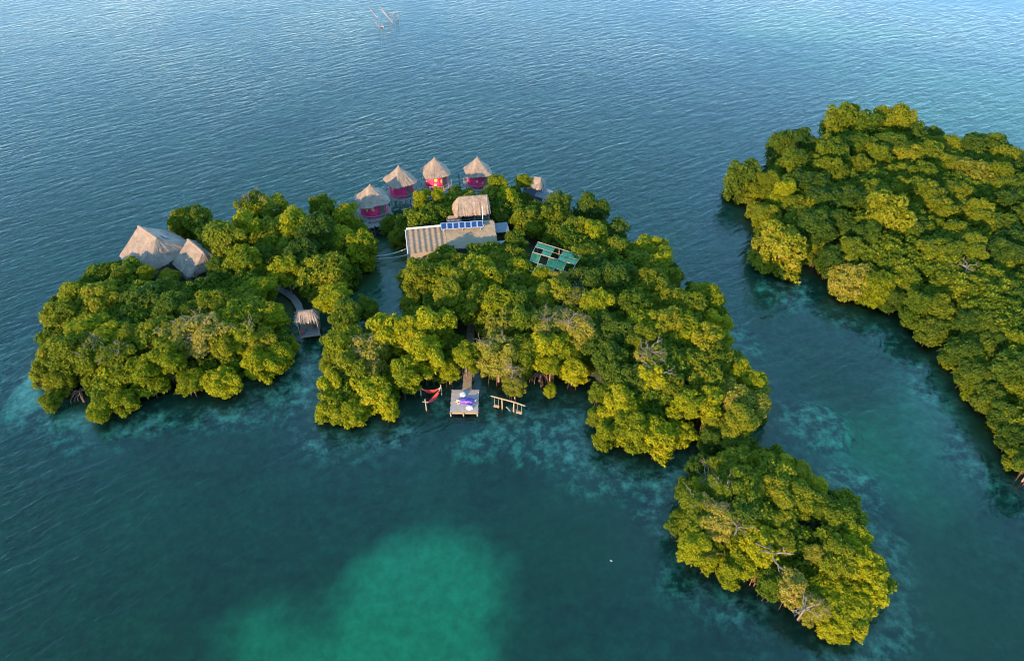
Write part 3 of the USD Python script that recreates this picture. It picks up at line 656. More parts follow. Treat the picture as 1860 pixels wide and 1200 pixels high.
for s_, q in (('l', 1), ('r', -1)):
    bones += [(J['sh' + s_], 0.053, J['el' + s_], 0.038), (J['el' + s_], 0.038, J['wr' + s_], 0.026), (J['hip'], 0.10, J['hp' + s_], 0.09), (J['hp' + s_], 0.085, J['kn' + s_], 0.055), (J['kn' + s_], 0.055, J['an' + s_], 0.036),
              (J['an' + s_], 0.036, J['an' + s_] + [-0.04, 0.02 * q, 0.03], 0.032), (J['an' + s_] + [-0.03, 0, -0.01], 0.032, J['an' + s_] + np.array([-0.10, 0.03 * q, 0.10 if s_ == 'r' else -0.03]), 0.022)]
    hd = J['wr' + s_] - J['el' + s_]; hd /= np.linalg.norm(hd)
    sd = np.cross(hd, [0, 0, 1.0]); sd /= np.linalg.norm(sd)
    palm = J['wr' + s_] + hd * 0.075
    for f in (-0.5, 0.5):
        bones.append((J['wr' + s_], 0.022, palm + sd * f * 0.045, 0.013))
    for f, ln in zip((-1.5, -0.5, 0.5, 1.5), (0.058, 0.075, 0.08, 0.07)):
        b0 = palm + sd * f * 0.021
        b1 = b0 + hd * ln * 0.55 + sd * f * 0.004
        b2 = b1 + hd * ln * 0.4 - np.array([0, 0, 0.016])
        bones += [(b0, 0.0095, b1, 0.0088), (b1, 0.0088, b2, 0.0075)]
    th = J['wr' + s_] + hd * 0.02 + sd * 0.025 * q
    bones += [(th, 0.013, th + hd * 0.03 + sd * 0.03 * q, 0.011), (th + hd * 0.03 + sd * 0.03 * q, 0.011, th + hd * 0.06 + sd * 0.036 * q, 0.009)]
t0 = at(846, 730, 0.46)
t = thing('person', 'person in purple clothes lying on the dock, head to the left, one knee raised', 'person', (t0[0] + 0.0, t0[1], 0.752 + DROP_), math.pi - 0.10)
bd = obj('body', body(bones, 0.02), skin_mat, t, smooth=True)
clothes = [(J['chest'] + [0.03, 0.09, -.02], 0.108, J['waist'] + [0, 0.06, 0], 0.112), (J['chest'] + [0.03, -0.09, -.02], 0.108, J['waist'] + [0, -0.06, 0], 0.112), (J['waist'], 0.118, J['hip'], 0.122),
           (J['shl'], 0.07, J['shr'], 0.07), (J['chest'], 0.11, J['chest'] + [-0.1, 0, 0], 0.11)]
obj('shirt', body(clothes, 0.03, 4), purple_mat, bd, smooth=True)
cl2 = []
for s_ in 'lr':
    cl2 += [(J['hip'], 0.125, J['hp' + s_], 0.115), (J['hp' + s_], 0.115, J['kn' + s_], 0.085), (J['kn' + s_], 0.085, J['kn' + s_] * 0.25 + J['an' + s_] * 0.75, 0.075)]
obj('trousers', body(cl2, 0.03, 4), purple_mat, bd, smooth=True)
obj('hair', body([(J['head'] + [0.05, 0, -0.01], 0.098, J['head'] + [0.0, 0, -0.045], 0.085), (J['head'] + [0.05, 0, -0.04], 0.07, J['head'] + [0.10, -0.16, -0.085], 0.045), (J['head'] + [0.05, 0, -0.04], 0.07, J['head'] + [0.14, 0.08, -0.085], 0.045)], 0.03, 3), hair_mat, bd, smooth=True)

def cloth(seed, size, dents=2.4):
    """A heap of soft cloth: a flattened round form pulled into folds."""
    m = trimesh.creation.icosphere(4)
    v = m.vertices
    f = meshkit.fbm(v * dents + seed, 4, seed)
    v = v * (0.72 + 0.6 * f)[:, None]
    v[:, 2] = np.maximum(v[:, 2], -0.35)
    m.vertices = v * size
    m.apply_translation([0, 0, -m.bounds[0, 2]])
    return m
p = at(841, 717, 0.46)
obj('white_towel', cloth(3, (0.26, 0.30, 0.16)).apply_translation([p[0], p[1], 0.752 + DROP_]), white_cloth, smooth=True, label='heap of white towel behind the lying person, near the walkway', cat='towel')
p = at(853, 741, 0.46)
obj('white_bag', cloth(9, (0.30, 0.22, 0.20)).apply_translation([p[0], p[1], 0.752 + DROP_]), white_cloth, smooth=True, label='bright white cloth bag at the dock\'s front right, by the person\'s legs', cat='bag')
p = at(845, 728, 0.45)
mt = box((1.15, 0.85, 0.018), (0, 0, 0))
for _ in range(4):
    mt = mt.subdivide()
vv = mt.vertices.copy(); vv[:, 2] += (meshkit.fbm(vv * 5, 2, 2) - 0.4) * 0.03 * (vv[:, 2] > 0); mt.vertices = vv
mt.apply_transform(trimesh.transformations.rotation_matrix(-0.2, [0, 0, 1])); mt.apply_translation([p[0] + 0.15, p[1] - 0.02, 0.764 + DROP_])
obj('purple_blanket', mt, purple_mat, smooth=40, label='purple blanket spread on the dock under the lying person', cat='blanket')

# ------------------------------------------------------------------ hammocks between posts in the water
A, B, C = at(764.5, 717, 0), at(802, 716, 0), at(774.5, 745, 0)
for q, hgt, lab in ((A, 1.25, 'left hammock post standing in the water under the leaves'), (B, 1.25, 'right hammock post, shared by both red hammocks'), (C, 1.45, 'front hammock post with a short crosspiece')):
    tt = thing('hammock_post', lab, 'post', (q[0], q[1], 0))
    obj('pole', tube([[0, 0, -3], [0.02, 0, 0.4], [0, 0, hgt]], [0.065, 0.06, 0.055], 7), pole_mat, tt)
    if q is C:
        obj('crosspiece', tube([[-0.26, 0, 1.12], [0.26, 0.03, 1.06]], 0.05, 6), pole_mat, tt)
def hammock(a_, b_, lab, sag):
    d = b_ - a_; L = np.linalg.norm(d); rz_ = math.atan2(d[1], d[0])
    tt = thing('hammock', lab, 'hammock', ((a_ + b_) / 2), rz_, None)
    V, n_, w_ = [], 24, 7
    for i in range(n_):
        s = 0.14 + 0.72 * i / (n_ - 1)
        wid = 0.05 + 0.13 * math.sin(math.pi * (s - 0.14) / 0.72) ** 0.7
        for j in range(w_):
            q = j / (w_ - 1) * 2 - 1
            V.append([(s - 0.5) * L, q * wid, -sag * (1 - (2 * s - 1) ** 2) + 0.16 * q * q * wid * 2])
    V = np.array(V)
    i = np.arange((n_ - 1) * w_).reshape(n_ - 1, w_)[:, :w_ - 1].ravel()
    F = np.vstack([np.column_stack([i, i + w_, i + w_ + 1]), np.column_stack([i, i + w_ + 1, i + 1])])
    top_ = trimesh.Trimesh(V, F, process=False); bt = top_.copy(); bt.apply_translation([0, 0, -0.015]); bt.invert()
    obj('cloth', [top_, bt], hammock_mat, tt, smooth=True)
    for s_ in (-1, 1):
        s = np.array([0.0, 0.07, 0.14])
        pts = np.column_stack([s_ * (0.5 - s) * L, 0 * s, -sag * (1 - (2 * s - 1) ** 2)])
        obj('rope', tube(pts, 0.035, 5), rope_mat, tt)
hammock(A + [0, 0, 1.0], B + [0, 0, 0.95], 'red hammock slung between the left and right posts', 0.62)
hammock(C + [0, 0, 1.0], B + [0, 0, 0.95], 'red hammock slung between the front and right posts', 0.55)

# ------------------------------------------------------------------ swings in the water
A, B = at(912, 742, 0), at(933.5, 748, 0)
e = (B - A); rz = math.atan2(e[1], e[0]); L = np.linalg.norm(e)
t = thing('swing_stand', 'rough wooden swing stand of two posts and a beam in the water', 'swing stand', A, rz)
bx0, bx1 = -1.05, L + 1.05
obj('post', tube([[0, 0, -3], [0.02, 0, 0.5], [0, 0, 1.22]], [0.07, 0.065, 0.06], 7), wood_tan, t)
obj('post', tube([[L, 0, -3], [L - 0.03, 0, 0.5], [L, 0, 1.22]], [0.07, 0.065, 0.06], 7), wood_tan, t)
obj('beam', tube([[bx0, 0.02, 1.25], [0, 0, 1.29], [L, 0.02, 1.28], [bx1, -0.02, 1.22]], [0.05, 0.065, 0.065, 0.05], 7), wood_tan, t)
for n_, (xx, yy, lab) in enumerate(((-0.5, -0.05, 'left orange swing seat hanging just above the water'), (L + 0.5, -0.05, 'right orange swing seat hanging just above the water'))):
    c_, s_ = math.cos(rz), math.sin(rz)
    w = (A[0] + c_ * xx - s_ * yy, A[1] + s_ * xx + c_ * yy, 0)
    sw = thing('swing', lab, 'swing', w, rz)
    st = box((0.50, 0.24, 0.06), (0, 0, 0.20))
    obj('seat', st, seat_mat, sw)
    for q in (-0.2, 0.2):
        obj('rope', tube([[q, 0, 0.23], [q * 0.9, 0.05, 1.22]], 0.014, 5), rope_mat, sw)
p0, p1 = at(919.5, 739, 0.02), at(927, 747, 0.02)
obj('drifting_stick', tube([p0 + [0, 0, .03], (p0 + p1) / 2 + [0.02, 0, .04], p1 + [0, 0, .02]], [0.05, 0.055, 0.035], 6), pole_mat, label='short pale stick floating between the two swing posts', cat='stick')

# ------------------------------------------------------------------ pipes across the channel, stakes far out, a bird
p0, p1 = at(668, 465, 0.7), at(742, 450, 1.6)
obj('water_pipe', tube([p0 * (1 - s) + p1 * s - [0, 0, 0.35 * math.sin(math.pi * s)] for s in np.linspace(0, 1, 14)], 0.05, 6), pipe_mat, label='upper pale pipe slung across the channel to the long house', cat='pipe')
p0, p1 = at(668, 469, 0.6), at(742, 462, 1.0)
obj('water_pipe', tube([p0 * (1 - s) + p1 * s - [0, 0, 0.25 * math.sin(math.pi * s)] for s in np.linspace(0, 1, 14)], 0.03, 6), pipe_mat, label='lower thin pipe slung across the channel under the thicker one', cat='pipe')

c = at(693, 50, 0)
t = thing('fishing_stakes', 'group of leaning pale stakes standing far out in open water', 'stakes', c)
stake_mat = rough_mat('pale_stake', [(0.3, (0.210, 0.140, 0.119)), (0.7, (0.294, 0.217, 0.189))], (3, 3, 3))
def st(px0, py0, z0, px1, py1, z1, r):                                     # from the water (pixel, height) to the top
    a_, b_ = at(px0, py0, z0) - c, at(px1, py1, z1) - c
    b_ = a_ + (at(px1, py1, 0) - at(px0, py0, 0)) * [1, 0, 0] + [0, 0, z1]
    r = r * 0.62
    obj('stake', tube([a_ - [0, 0, 3], a_, b_], [r, r, r * 0.8], 6), stake_mat, t)
st(686, 33, 0, 680, 16, 1.9, 0.09); st(690, 51, 0, 687, 39, 1.3, 0.08); st(697, 51, 0, 696, 44, 0.8, 0.08); st(713, 42, 0, 705, 13, 3.1, 0.11); st(709, 36, 0, 702, 20, 1.7, 0.09); st(725, 33, 0, 726, 17, 1.7, 0.06); st(716, 33, 0, 712, 24, 1.0, 0.06)
q = lambda x_, y_, z_: at(x_, y_, 0) - c + [0, 0, z_]
obj('cross_pole', tube([q(690, 50, 0.15), q(698, 50, 0.1)], 0.07, 6), stake_mat, t)
obj('cross_pole', tube([q(709, 38, 0.9), q(724, 33, 1.35)], 0.06, 6), stake_mat, t)
obj('cross_pole', tube([q(713, 40, 0.5), q(724, 33, 0.35)], 0.05, 6), stake_mat, t)
bp = at(1110, 1018, 1.2)
t = thing('white_bird', 'tiny white bird low over the dark foreground water', 'bird', bp, 1.2)
UsdGeom.Xformable(t).GetOrderedXformOps()[2].Set(Gf.Vec3f(0.32, 0.32, 0.32))
obj('body', body([((-0.10, 0, 0), 0.025, (0.03, 0, 0.0), 0.045), ((0.03, 0, 0), 0.045, (0.11, 0, 0.03), 0.03), ((0.11, 0, 0.03), 0.024, (0.17, 0, 0.02), 0.007), ((-0.10, 0, 0), 0.02, (-0.18, 0, -0.005), 0.012)], 0.02, 3), white_cloth, t, smooth=True)
for s_ in (-1, 1):
    V = np.array([[0.06, 0.02 * s_, 0.02], [-0.06, 0.02 * s_, 0.01], [0.09, 0.16 * s_, 0.06], [-0.04, 0.17 * s_, 0.05], [0.02, 0.33 * s_, 0.03]])
    V = np.vstack([V, V - [0, 0, 0.012]])
    F = [(0, 2, 1), (1, 2, 3), (2, 4, 3), (5, 6, 7), (6, 8, 7), (7, 8, 9), (0, 5, 2), (5, 7, 2), (2, 7, 4), (7, 9, 4), (1, 3, 6), (3, 8, 6), (3, 4, 8), (4, 9, 8)]
    obj('wing', trimesh.Trimesh(V, np.array(F), process=False), white_cloth, t)

# ------------------------------------------------------------------ dead branches and root tangles that show among the leaves
def branches(name, px, py, zc, size, seed, m_, label, cat, up_bias=0.4, n=7, thick=0.05):
    c = at(px, py, zc)
    g = np.random.default_rng(seed)
    parts = [tube([[0, 0, -zc * 0.6], [0.03, 0, 0.0]], [thick * 1.5, thick * 1.2], 6)]
    for k in range(n):
        a = 2 * math.pi * k / n + g.normal(0, 0.4)
        d = np.array([math.cos(a), math.sin(a), up_bias + g.normal(0, 0.3)]); d /= np.linalg.norm(d)
        L_ = size * g.uniform(0.6, 1.15)
        m1 = d * L_ * 0.5 + g.normal(0, 0.10 * size, 3); e1 = d * L_ + g.normal(0, 0.16 * size, 3)
        parts.append(tube([[0, 0, -0.1], m1, e1], [thick, thick * 0.7, thick * 0.3], 5))
        for _ in range(3):
            s_ = g.uniform(0.3, 0.9); b0 = m1 * (1 - s_) + e1 * s_
            d2 = d + g.normal(0, 0.6, 3); d2 /= np.linalg.norm(d2)
            parts.append(tube([b0 - d2 * 0.02, b0 + d2 * L_ * 0.25, b0 + d2 * L_ * 0.42 + g.normal(0, 0.05, 3)], [thick * 0.5, thick * 0.35, thick * 0.2], 4))
    parts = [q.apply_translation(c) for q in parts]
    obj(name, parts, m_, smooth=True, label=label, cat=cat)
branches('dead_bush', 1284, 868, 2.3, 1.3, 1, twig_mat, 'grey leafless bush at the upper left of the tail island', 'dead bush', 0.9, 8, 0.06)
branches('dead_branch', 1757, 485, 4.2, 1.15, 2, twig_mat, 'pale fallen branches lying on the right island\'s canopy', 'branches', 0.15, 6, 0.07)
branches('dead_branch', 1783, 455, 4.6, 0.8, 3, twig_mat, 'short pale bare branch above the fallen ones on right island', 'branches', 0.3, 5, 0.06)
branches('dead_branch', 1176, 638, 4.6, 1.3, 4, twig_mat, 'bare forked branches in the middle island\'s right half', 'branches', 0.5, 7, 0.05)
branches('dead_branch', 1200, 678, 4.2, 1.4, 5, twig_mat, 'bare tan branches sprawling above the big round clump', 'branches', 0.2, 7, 0.06)
branches('dead_branch', 1032, 590, 5.0, 1.3, 6, twig_mat, 'grey bare twigs on top of the middle island\'s pale tree', 'branches', 0.8, 9, 0.04)
branches('dead_branch', 992, 582, 5.0, 1.1, 7, twig_mat, 'thin grey twigs left of the middle island\'s pale tree top', 'branches', 0.8, 8, 0.035)
branches('dead_branch', 930, 668, 3.6, 1.1, 8, twig_mat, 'grey twigs in the pale mangrove above the swings', 'branches', 0.5, 8, 0.035)
branches('dead_branch', 1402, 1005, 3.2, 1.2, 9, twig_mat, 'grey bent dead trunk in the tail island\'s dark gap', 'dead tree', 0.4, 5, 0.09)
branches('dead_branch', 1340, 955, 3.9, 1.0, 10, twig_mat, 'pale dead twigs in the tail island\'s upper middle', 'branches', 0.5, 7, 0.035)
branches('dead_branch', 1462, 1103, 2.8, 0.9, 11, twig_mat, 'pinkish bare twigs at the tail island\'s lower left shore', 'branches', 0.3, 7, 0.05)
branches('dead_branch', 1052, 522, 4.3, 1.0, 12, twig_mat, 'thin bare branches right of the green net frame', 'branches', 0.8, 6, 0.04)
branches('dead_branch', 342, 615, 4.3, 0.9, 13, twig_mat, 'pale dry twigs in the middle of the left island', 'branches', 0.4, 7, 0.035)
branches('dead_branch', 168, 628, 3.9, 0.9, 14, twig_mat, 'pale dry twigs near the left island\'s left end', 'branches', 0.4, 7, 0.035)

def tangle(px, py, size, seed, label, hgt=1.2):
    c = at(px, py, 0.3)
    g = np.random.default_rng(seed)
    parts = [tube([[0, 0, 0.0], [0.05, 0.05, hgt * 0.9]], [0.10, 0.07], 7)]
    for k in range(16):
        a, r_, h_ = g.uniform(0, 2 * math.pi), size * g.uniform(0.5, 1.1), hgt * g.uniform(0.5, 1.0)
        co, si = math.cos(a), math.sin(a)
        parts.append(tube([[0, 0, h_], [co * r_ * 0.4, si * r_ * 0.4, h_ * 1.05], [co * r_ * 0.8, si * r_ * 0.8, h_ * 0.5], [co * r_, si * r_, -0.9]], [0.045, 0.045, 0.04, 0.035], 5))
    obj('root_tangle', [q.apply_translation([c[0], c[1], 0]) for q in parts], root_mat, smooth=True, label=label, cat='roots')
tangle(980, 688, 1.0, 1, 'reddish arching roots in the dark hollow right of the swings')
tangle(148, 716, 1.1, 2, 'reddish arching roots above the water at the left island\'s front tip', 0.8)
tangle(1366, 1045, 0.7, 3, 'reddish roots on the tail island\'s front shore', 1.4)
tangle(1484, 478, 0.9, 4, 'pale reddish roots right of the right island\'s round yellow mangrove')
m_ = trimesh.creation.icosphere(4); v = m_.vertices
v = v * (0.8 + 0.4 * meshkit.fbm(v * 2.5, 4, 5))[:, None] * [1.5, 0.9, 0.5]; m_.vertices = v
p = at(1364, 360, 0.2); m_.apply_translation([p[0], p[1], 0.1])
obj('mud_mound', m_, mud_mat, smooth=True, label='bare reddish mud mound at the right island\'s left tip', cat='mud bank')

# ------------------------------------------------------------------ mangroves: a few grown once, then repeated with their own place, turn and size
def leaf_mat(name, stops, glow):
    nodes = {'a': ('attribute', {'attribute': 'tone'}), 's': ('separate_color', {}), 'o': ('object_info', {}),
             'k1': ('math', {'math_type': 'multiply', 'value2': 0.24}), 'k2': ('math', {'math_type': 'multiply_add', 'value2': 0.42}), 'k3': ('math', {'math_type': 'multiply_add', 'value2': 0.34}),
             'r': ('rgb_ramp', {'ramp': stops}), 'p': ('principled_bsdf', {'roughness': 0.6, 'specular_ior_level': 0.10}),
             'h': ('mix', {'mix_type': 'multiply', 'fac': 1.0, 'color2': glow}), 't': ('translucent_bsdf', {}), 'x': ('mix_closure', {'fac': 0.38})}
    return mat(name, nodes, [('a.color', 's.color'), ('s.r', 'k1.value1'), ('s.g', 'k2.value1'), ('k1.value', 'k2.value3'), ('o.random', 'k3.value1'), ('k2.value', 'k3.value3'), ('k3.value', 'r.fac'),
                             ('r.color', 'p.base_color'), ('r.color', 'h.color1'), ('h.color', 't.color'), ('p.BSDF', 'x.closure1'), ('t.BSDF', 'x.closure2')], surface='x.closure')

LEAF = {  # tints mix species tone with sun and shade put into the leaf colour
    'Y': leaf_mat('leaf_yellow', [(0.12, (0.050, 0.078, 0.003)), (0.35, (0.118, 0.140, 0.003)), (0.6, (0.195, 0.205, 0.004)), (0.82, (0.27, 0.240, 0.006)), (0.97, (0.33, 0.21, 0.012))], (1.3, 1.1, 0.4)),
    'O': leaf_mat('leaf_olive', [(0.12, (0.034, 0.062, 0.003)), (0.35, (0.085, 0.106, 0.004)), (0.6, (0.138, 0.150, 0.006)), (0.82, (0.20, 0.185, 0.010)), (0.97, (0.27, 0.18, 0.02))], (1.3, 1.2, 0.4)),
    'G': leaf_mat('leaf_green', [(0.12, (0.022, 0.052, 0.003)), (0.35, (0.052, 0.085, 0.004)), (0.6, (0.095, 0.120, 0.005)), (0.95, (0.18, 0.165, 0.010))], (1.2, 1.3, 0.4)),
    'D': leaf_mat('leaf_dark_green', [(0.12, (0.015, 0.040, 0.005)), (0.35, (0.032, 0.064, 0.006)), (0.6, (0.058, 0.090, 0.006)), (0.95, (0.12, 0.13, 0.010))], (1.1, 1.3, 0.4)),
    'P': leaf_mat('leaf_pale', [(0.12, (0.060, 0.076, 0.006)), (0.35, (0.125, 0.132, 0.010)), (0.6, (0.195, 0.180, 0.020)), (0.95, (0.30, 0.22, 0.06))], (1.3, 1.1, 0.5)),
}
bark_mat = rough_mat('bark', [(0.3, (0.10, 0.065, 0.045)), (0.7, (0.24, 0.15, 0.10))], (3, 3, 3))
R0, ZC0 = 2.5, 2.6                                                    # crown radius and height of the crown's middle as grown

def grow(seed, lobes, flat, clusters, spread=1.0):
    """Meshes of one mangrove with its foot at the origin: crown (points, triangles, tone), trunk, roots, twigs."""
    g = np.random.default_rng(seed)
    C, r, tone = [], [], []
    big = [[0, 0, 0.12 * R0, 0.60 * R0]]                                   # a few boughs, each carrying many small billows of leaves
    for k in range(lobes):
        az, el = k * 2.39996 + g.normal(0, 0.3), g.uniform(-0.75, 0.95)
        rr_ = R0 * g.uniform(0.46, 0.78)
        big.append([rr_ * math.cos(az) * math.cos(el), rr_ * math.sin(az) * math.cos(el), 0.60 * R0 * math.sin(el) * flat, R0 * g.uniform(0.20, 0.40)])
    for k in range(5):                                                     # low boughs that hang down to the water
        az = k * 1.2566 + g.normal(0, 0.3)
        big.append([0.50 * R0 * math.cos(az), 0.50 * R0 * math.sin(az), -0.58 * R0, R0 * g.uniform(0.30, 0.42)])
    for bx_, by_, bz_, br in big:
        bt = g.random()
        for k in range(max(5, int(32 * (br / R0) ** 1.4))):
            u = g.normal(size=3); u /= np.linalg.norm(u)
            u[2] = abs(u[2]) if g.random() < 0.7 else u[2]
            C.append([bx_ + u[0] * br * 0.92, by_ + u[1] * br * 0.92, bz_ + u[2] * br * 0.88])
            r.append(R0 * g.uniform(0.10, 0.23)); tone.append(np.clip(0.6 * bt + 0.4 * g.random() + g.normal(0, 0.12), 0, 1))
        C.append([bx_, by_, bz_]); r.append(br * 0.78); tone.append(0.15)  # bough cores toned dark, the shade inside put into the leaf colour
    C, r, lobe_tone = np.array(C), np.array(r), np.array(tone)
    area = r ** 2 / (r ** 2).sum()
    which = g.choice(len(r), clusters, p=area)
    d = g.normal(size=(clusters, 3)); d /= np.linalg.norm(d, axis=1, keepdims=True)
    d[:, 2] = np.where(d[:, 2] < -0.35, -d[:, 2] * 0.6, d[:, 2]); d /= np.linalg.norm(d, axis=1, keepdims=True)
    bump = 0.62 + 0.76 * meshkit.fbm(d * 2.8 + which[:, None] * 7.3, 3, seed)
    bump = np.where(g.random(clusters) < 0.14, bump * g.uniform(1.08, 1.4, clusters), bump)      # stray sprigs
    p = C[which] + d * (r[which] * bump * g.uniform(0.86, 1.06, clusters))[:, None] * [spread, spread, 0.92]
    deep = np.zeros(clusters)
    for k in range(len(r)):
        deep = np.maximum(deep, np.where(which == k, 0, 1 - np.linalg.norm(p - C[k], axis=1) / r[k]))
    keep = deep < 0.22
    p, d, which = p[keep], d[keep], which[keep]
    p[:, 2] = np.maximum(p[:, 2], -ZC0 + 0.15)
    n = len(p)
    L = 4
    axis_ = d * 0.8 + [0, 0, 0.55] + g.normal(0, 0.28, (n, 3)); axis_ /= np.linalg.norm(axis_, axis=1, keepdims=True)
    t1 = np.cross(axis_, g.normal(size=(n, 3))); t1 /= np.linalg.norm(t1, axis=1, keepdims=True)
    t2 = np.cross(axis_, t1)
    V, T = [], []
    for k in range(L):
        a = 2 * math.pi * k / L + g.normal(0, 0.3, n)
        o = np.cos(a)[:, None] * t1 + np.sin(a)[:, None] * t2
        rise = g.uniform(0.1, 0.9, n)[:, None]
        o = o + axis_ * rise; o /= np.linalg.norm(o, axis=1, keepdims=True)
        s = np.cross(axis_, o); s /= np.linalg.norm(s, axis=1, keepdims=True)
        ln, wd = g.uniform(0.15, 0.27, n)[:, None], g.uniform(0.05, 0.09, n)[:, None]
        V.append(np.stack([p, p + o * ln * 0.55 + s * wd, p + o * ln, p + o * ln * 0.55 - s * wd], 1))
        T.append(np.stack([lobe_tone[which], g.random(n), np.zeros(n)], 1))
    V, T = np.stack(V, 1).reshape(-1, 3), np.repeat(np.stack(T, 1).reshape(-1, 3), 4, 0)
    V[:, 2] += ZC0
    q = np.arange(len(V)).reshape(-1, 4)
    F = np.vstack([q[:, [0, 1, 2]], q[:, [0, 2, 3]]])
    trunk = [tube([[0, 0, -3.2], [0.03, 0, -1.0], [g.normal(0, .1), g.normal(0, .1), 0.9], [g.normal(0, .15), g.normal(0, .15), ZC0 + 0.5]], [0.16, 0.15, 0.12, 0.06], 7)]
    for k in g.choice(len(r) - 1, 9, replace=False):
        e = C[k] + [0, 0, ZC0]
        s0 = np.array([0, 0, g.uniform(0.7, 1.7)])
        trunk.append(tube([s0, (s0 + e) / 2 + [0, 0, -0.15], e], [0.07, 0.05, 0.02], 5))
    roots = []
    for k in range(7):
        a, out, z0 = 2 * math.pi * k / 7 + g.normal(0, 0.2), g.uniform(0.6, 1.5), g.uniform(0.4, 1.1)
        c, s = math.cos(a), math.sin(a)
        roots.append(tube([[0, 0, z0], [c * out * 0.45, s * out * 0.45, z0 * 0.95], [c * out * 0.85, s * out * 0.85, z0 * 0.45], [c * out, s * out, -0.6], [c * out, s * out, -2.6]], [0.045, 0.04, 0.035, 0.03, 0.03], 5))
    twigs = []
    for k in range(16):
        j = g.choice(np.argsort(-C[:, 2])[:12])
        e = C[j] * g.uniform(0.9, 1.1) + np.array([0, 0, ZC0])
        dirn = C[j] / np.linalg.norm(C[j]) + g.normal(0, 0.55, 3) + [0, 0, 0.25]; dirn /= np.linalg.norm(dirn)
        ln = R0 * g.uniform(0.30, 0.48)
        mid = e + dirn * ln * 0.6 + g.normal(0, 0.08, 3)
        tip = e + dirn * ln + g.normal(0, 0.12, 3)
        twigs.append(tube([e, mid, tip], [0.035, 0.026, 0.012], 4))
        for _ in range(2):
            twigs.append(tube([mid, mid + (tip - mid) * 0.6 + g.normal(0, 0.16, 3), mid + (tip - mid) + g.normal(0, 0.3, 3)], [0.02, 0.015, 0.008], 4))
    return (V, F, T), trunk, roots, twigs

SHAPES = [grow(11, 9, 0.9, 7000), grow(12, 11, 0.8, 7200), grow(13, 8, 1.0, 7000), grow(14, 12, 0.85, 7400), grow(15, 10, 1.0, 7200), grow(16, 9, 0.75, 7000)]
WORD = {'Y': 'bright yellow-green', 'O': 'olive-green', 'G': 'fresh green', 'D': 'dark green', 'P': 'pale dry-looking'}
grown = {}
tree_rng = np.random.default_rng(5)
ALL_TREES = []

def mangrove(px, py, rp, tint, zc, label, group, twiggy=False, shape=None):
    """A mangrove whose crown stands where the photograph shows it: middle at pixel (px, py) and zc metres up, rp pixels in radius."""
    c = at(px, py, zc)
    s = rp / ppm(px, py, zc) / R0 * 1.0
    k = int(tree_rng.integers(0, len(SHAPES))) if shape is None else shape
    turn = float(tree_rng.uniform(0, 2 * math.pi))
    tall, wide = float(tree_rng.uniform(0.85, 1.15)), float(tree_rng.uniform(0.84, 1.16))
    t = thing('mangrove_tree', label, 'tree', (c[0], c[1], zc - ZC0 * s * tall), turn, group)
    UsdGeom.Xformable(t).GetOrderedXformOps()[2].Set(Gf.Vec3f(s * wide, s / wide, s * tall))
    key = (k, tint, twiggy)
    if key in grown:
        t.GetReferences().AddInternalReference(grown[key])
        t.SetInstanceable(True)
        return t
    grown[key] = t.GetPath()
    (V, F, T), trunk, roots, twigs = SHAPES[k]
    cr = obj('crown', (V, F), LEAF[tint], t)
    color_primvar(cr, 'tone', T)
    tr = obj('trunk', trunk, bark_mat, t, smooth=True)
    obj('prop_roots', roots, root_mat, tr, smooth=True)
    if twiggy:
        obj('bare_twigs', twigs, twig_mat, t, smooth=True, kind='stuff')
    return t

ORD = ['first', 'second', 'third', 'fourth', 'fifth', 'sixth', 'seventh', 'eighth', 'ninth', 'tenth', 'eleventh', 'twelfth', 'thirteenth', 'fourteenth', 'fifteenth', 'sixteenth', 'seventeenth', 'eighteenth', 'nineteenth', 'twentieth']

PLAN = []
def row(island, where, zc, text, own={}):
    """One row of mangroves: 'px,py,radius,tint[t]' each; a t at the end grows bare twigs. own: labels for the ones that stand by something."""
    for w in text.split():
        a = w.split(',')
        k = (int(a[0]), int(a[1]))
        PLAN.append(dict(isl=island, where=where, px=k[0], py=k[1], r=int(a[2]), tint=a[3][0], tw='t' in a[3][1:], z=float(a[4]) if len(a) > 4 else zc + float(tree_rng.normal(0, 0.25)), own=own.get(k), fixed=len(a) > 4))

CLEAR = [(557, 588, 30), (512, 530, 9), (524, 540, 12), (537, 550, 13), (545, 564, 12), (342, 468, 34), (245, 450, 34), (295, 450, 36), (672, 378, 36), (724, 335, 32), (789, 312, 28), (862, 318, 24), (758, 437, 24), (800, 432, 26),
         (840, 428, 26), (880, 425, 26), (838, 378, 26), (868, 372, 26), (990, 462, 16), (1025, 468, 16), (1040, 478, 12), (992, 478, 14), (1018, 486, 12), (847, 688, 12), (844, 730, 32), (780, 718, 22), (912, 735, 18), (938, 738, 12), (705, 520, 14), (700, 480, 12), (712, 555, 14), (978, 688, 12), (150, 714, 16), (1465, 970, 14), (1072, 705, 16), (983, 342, 14), (848, 600, 8)]

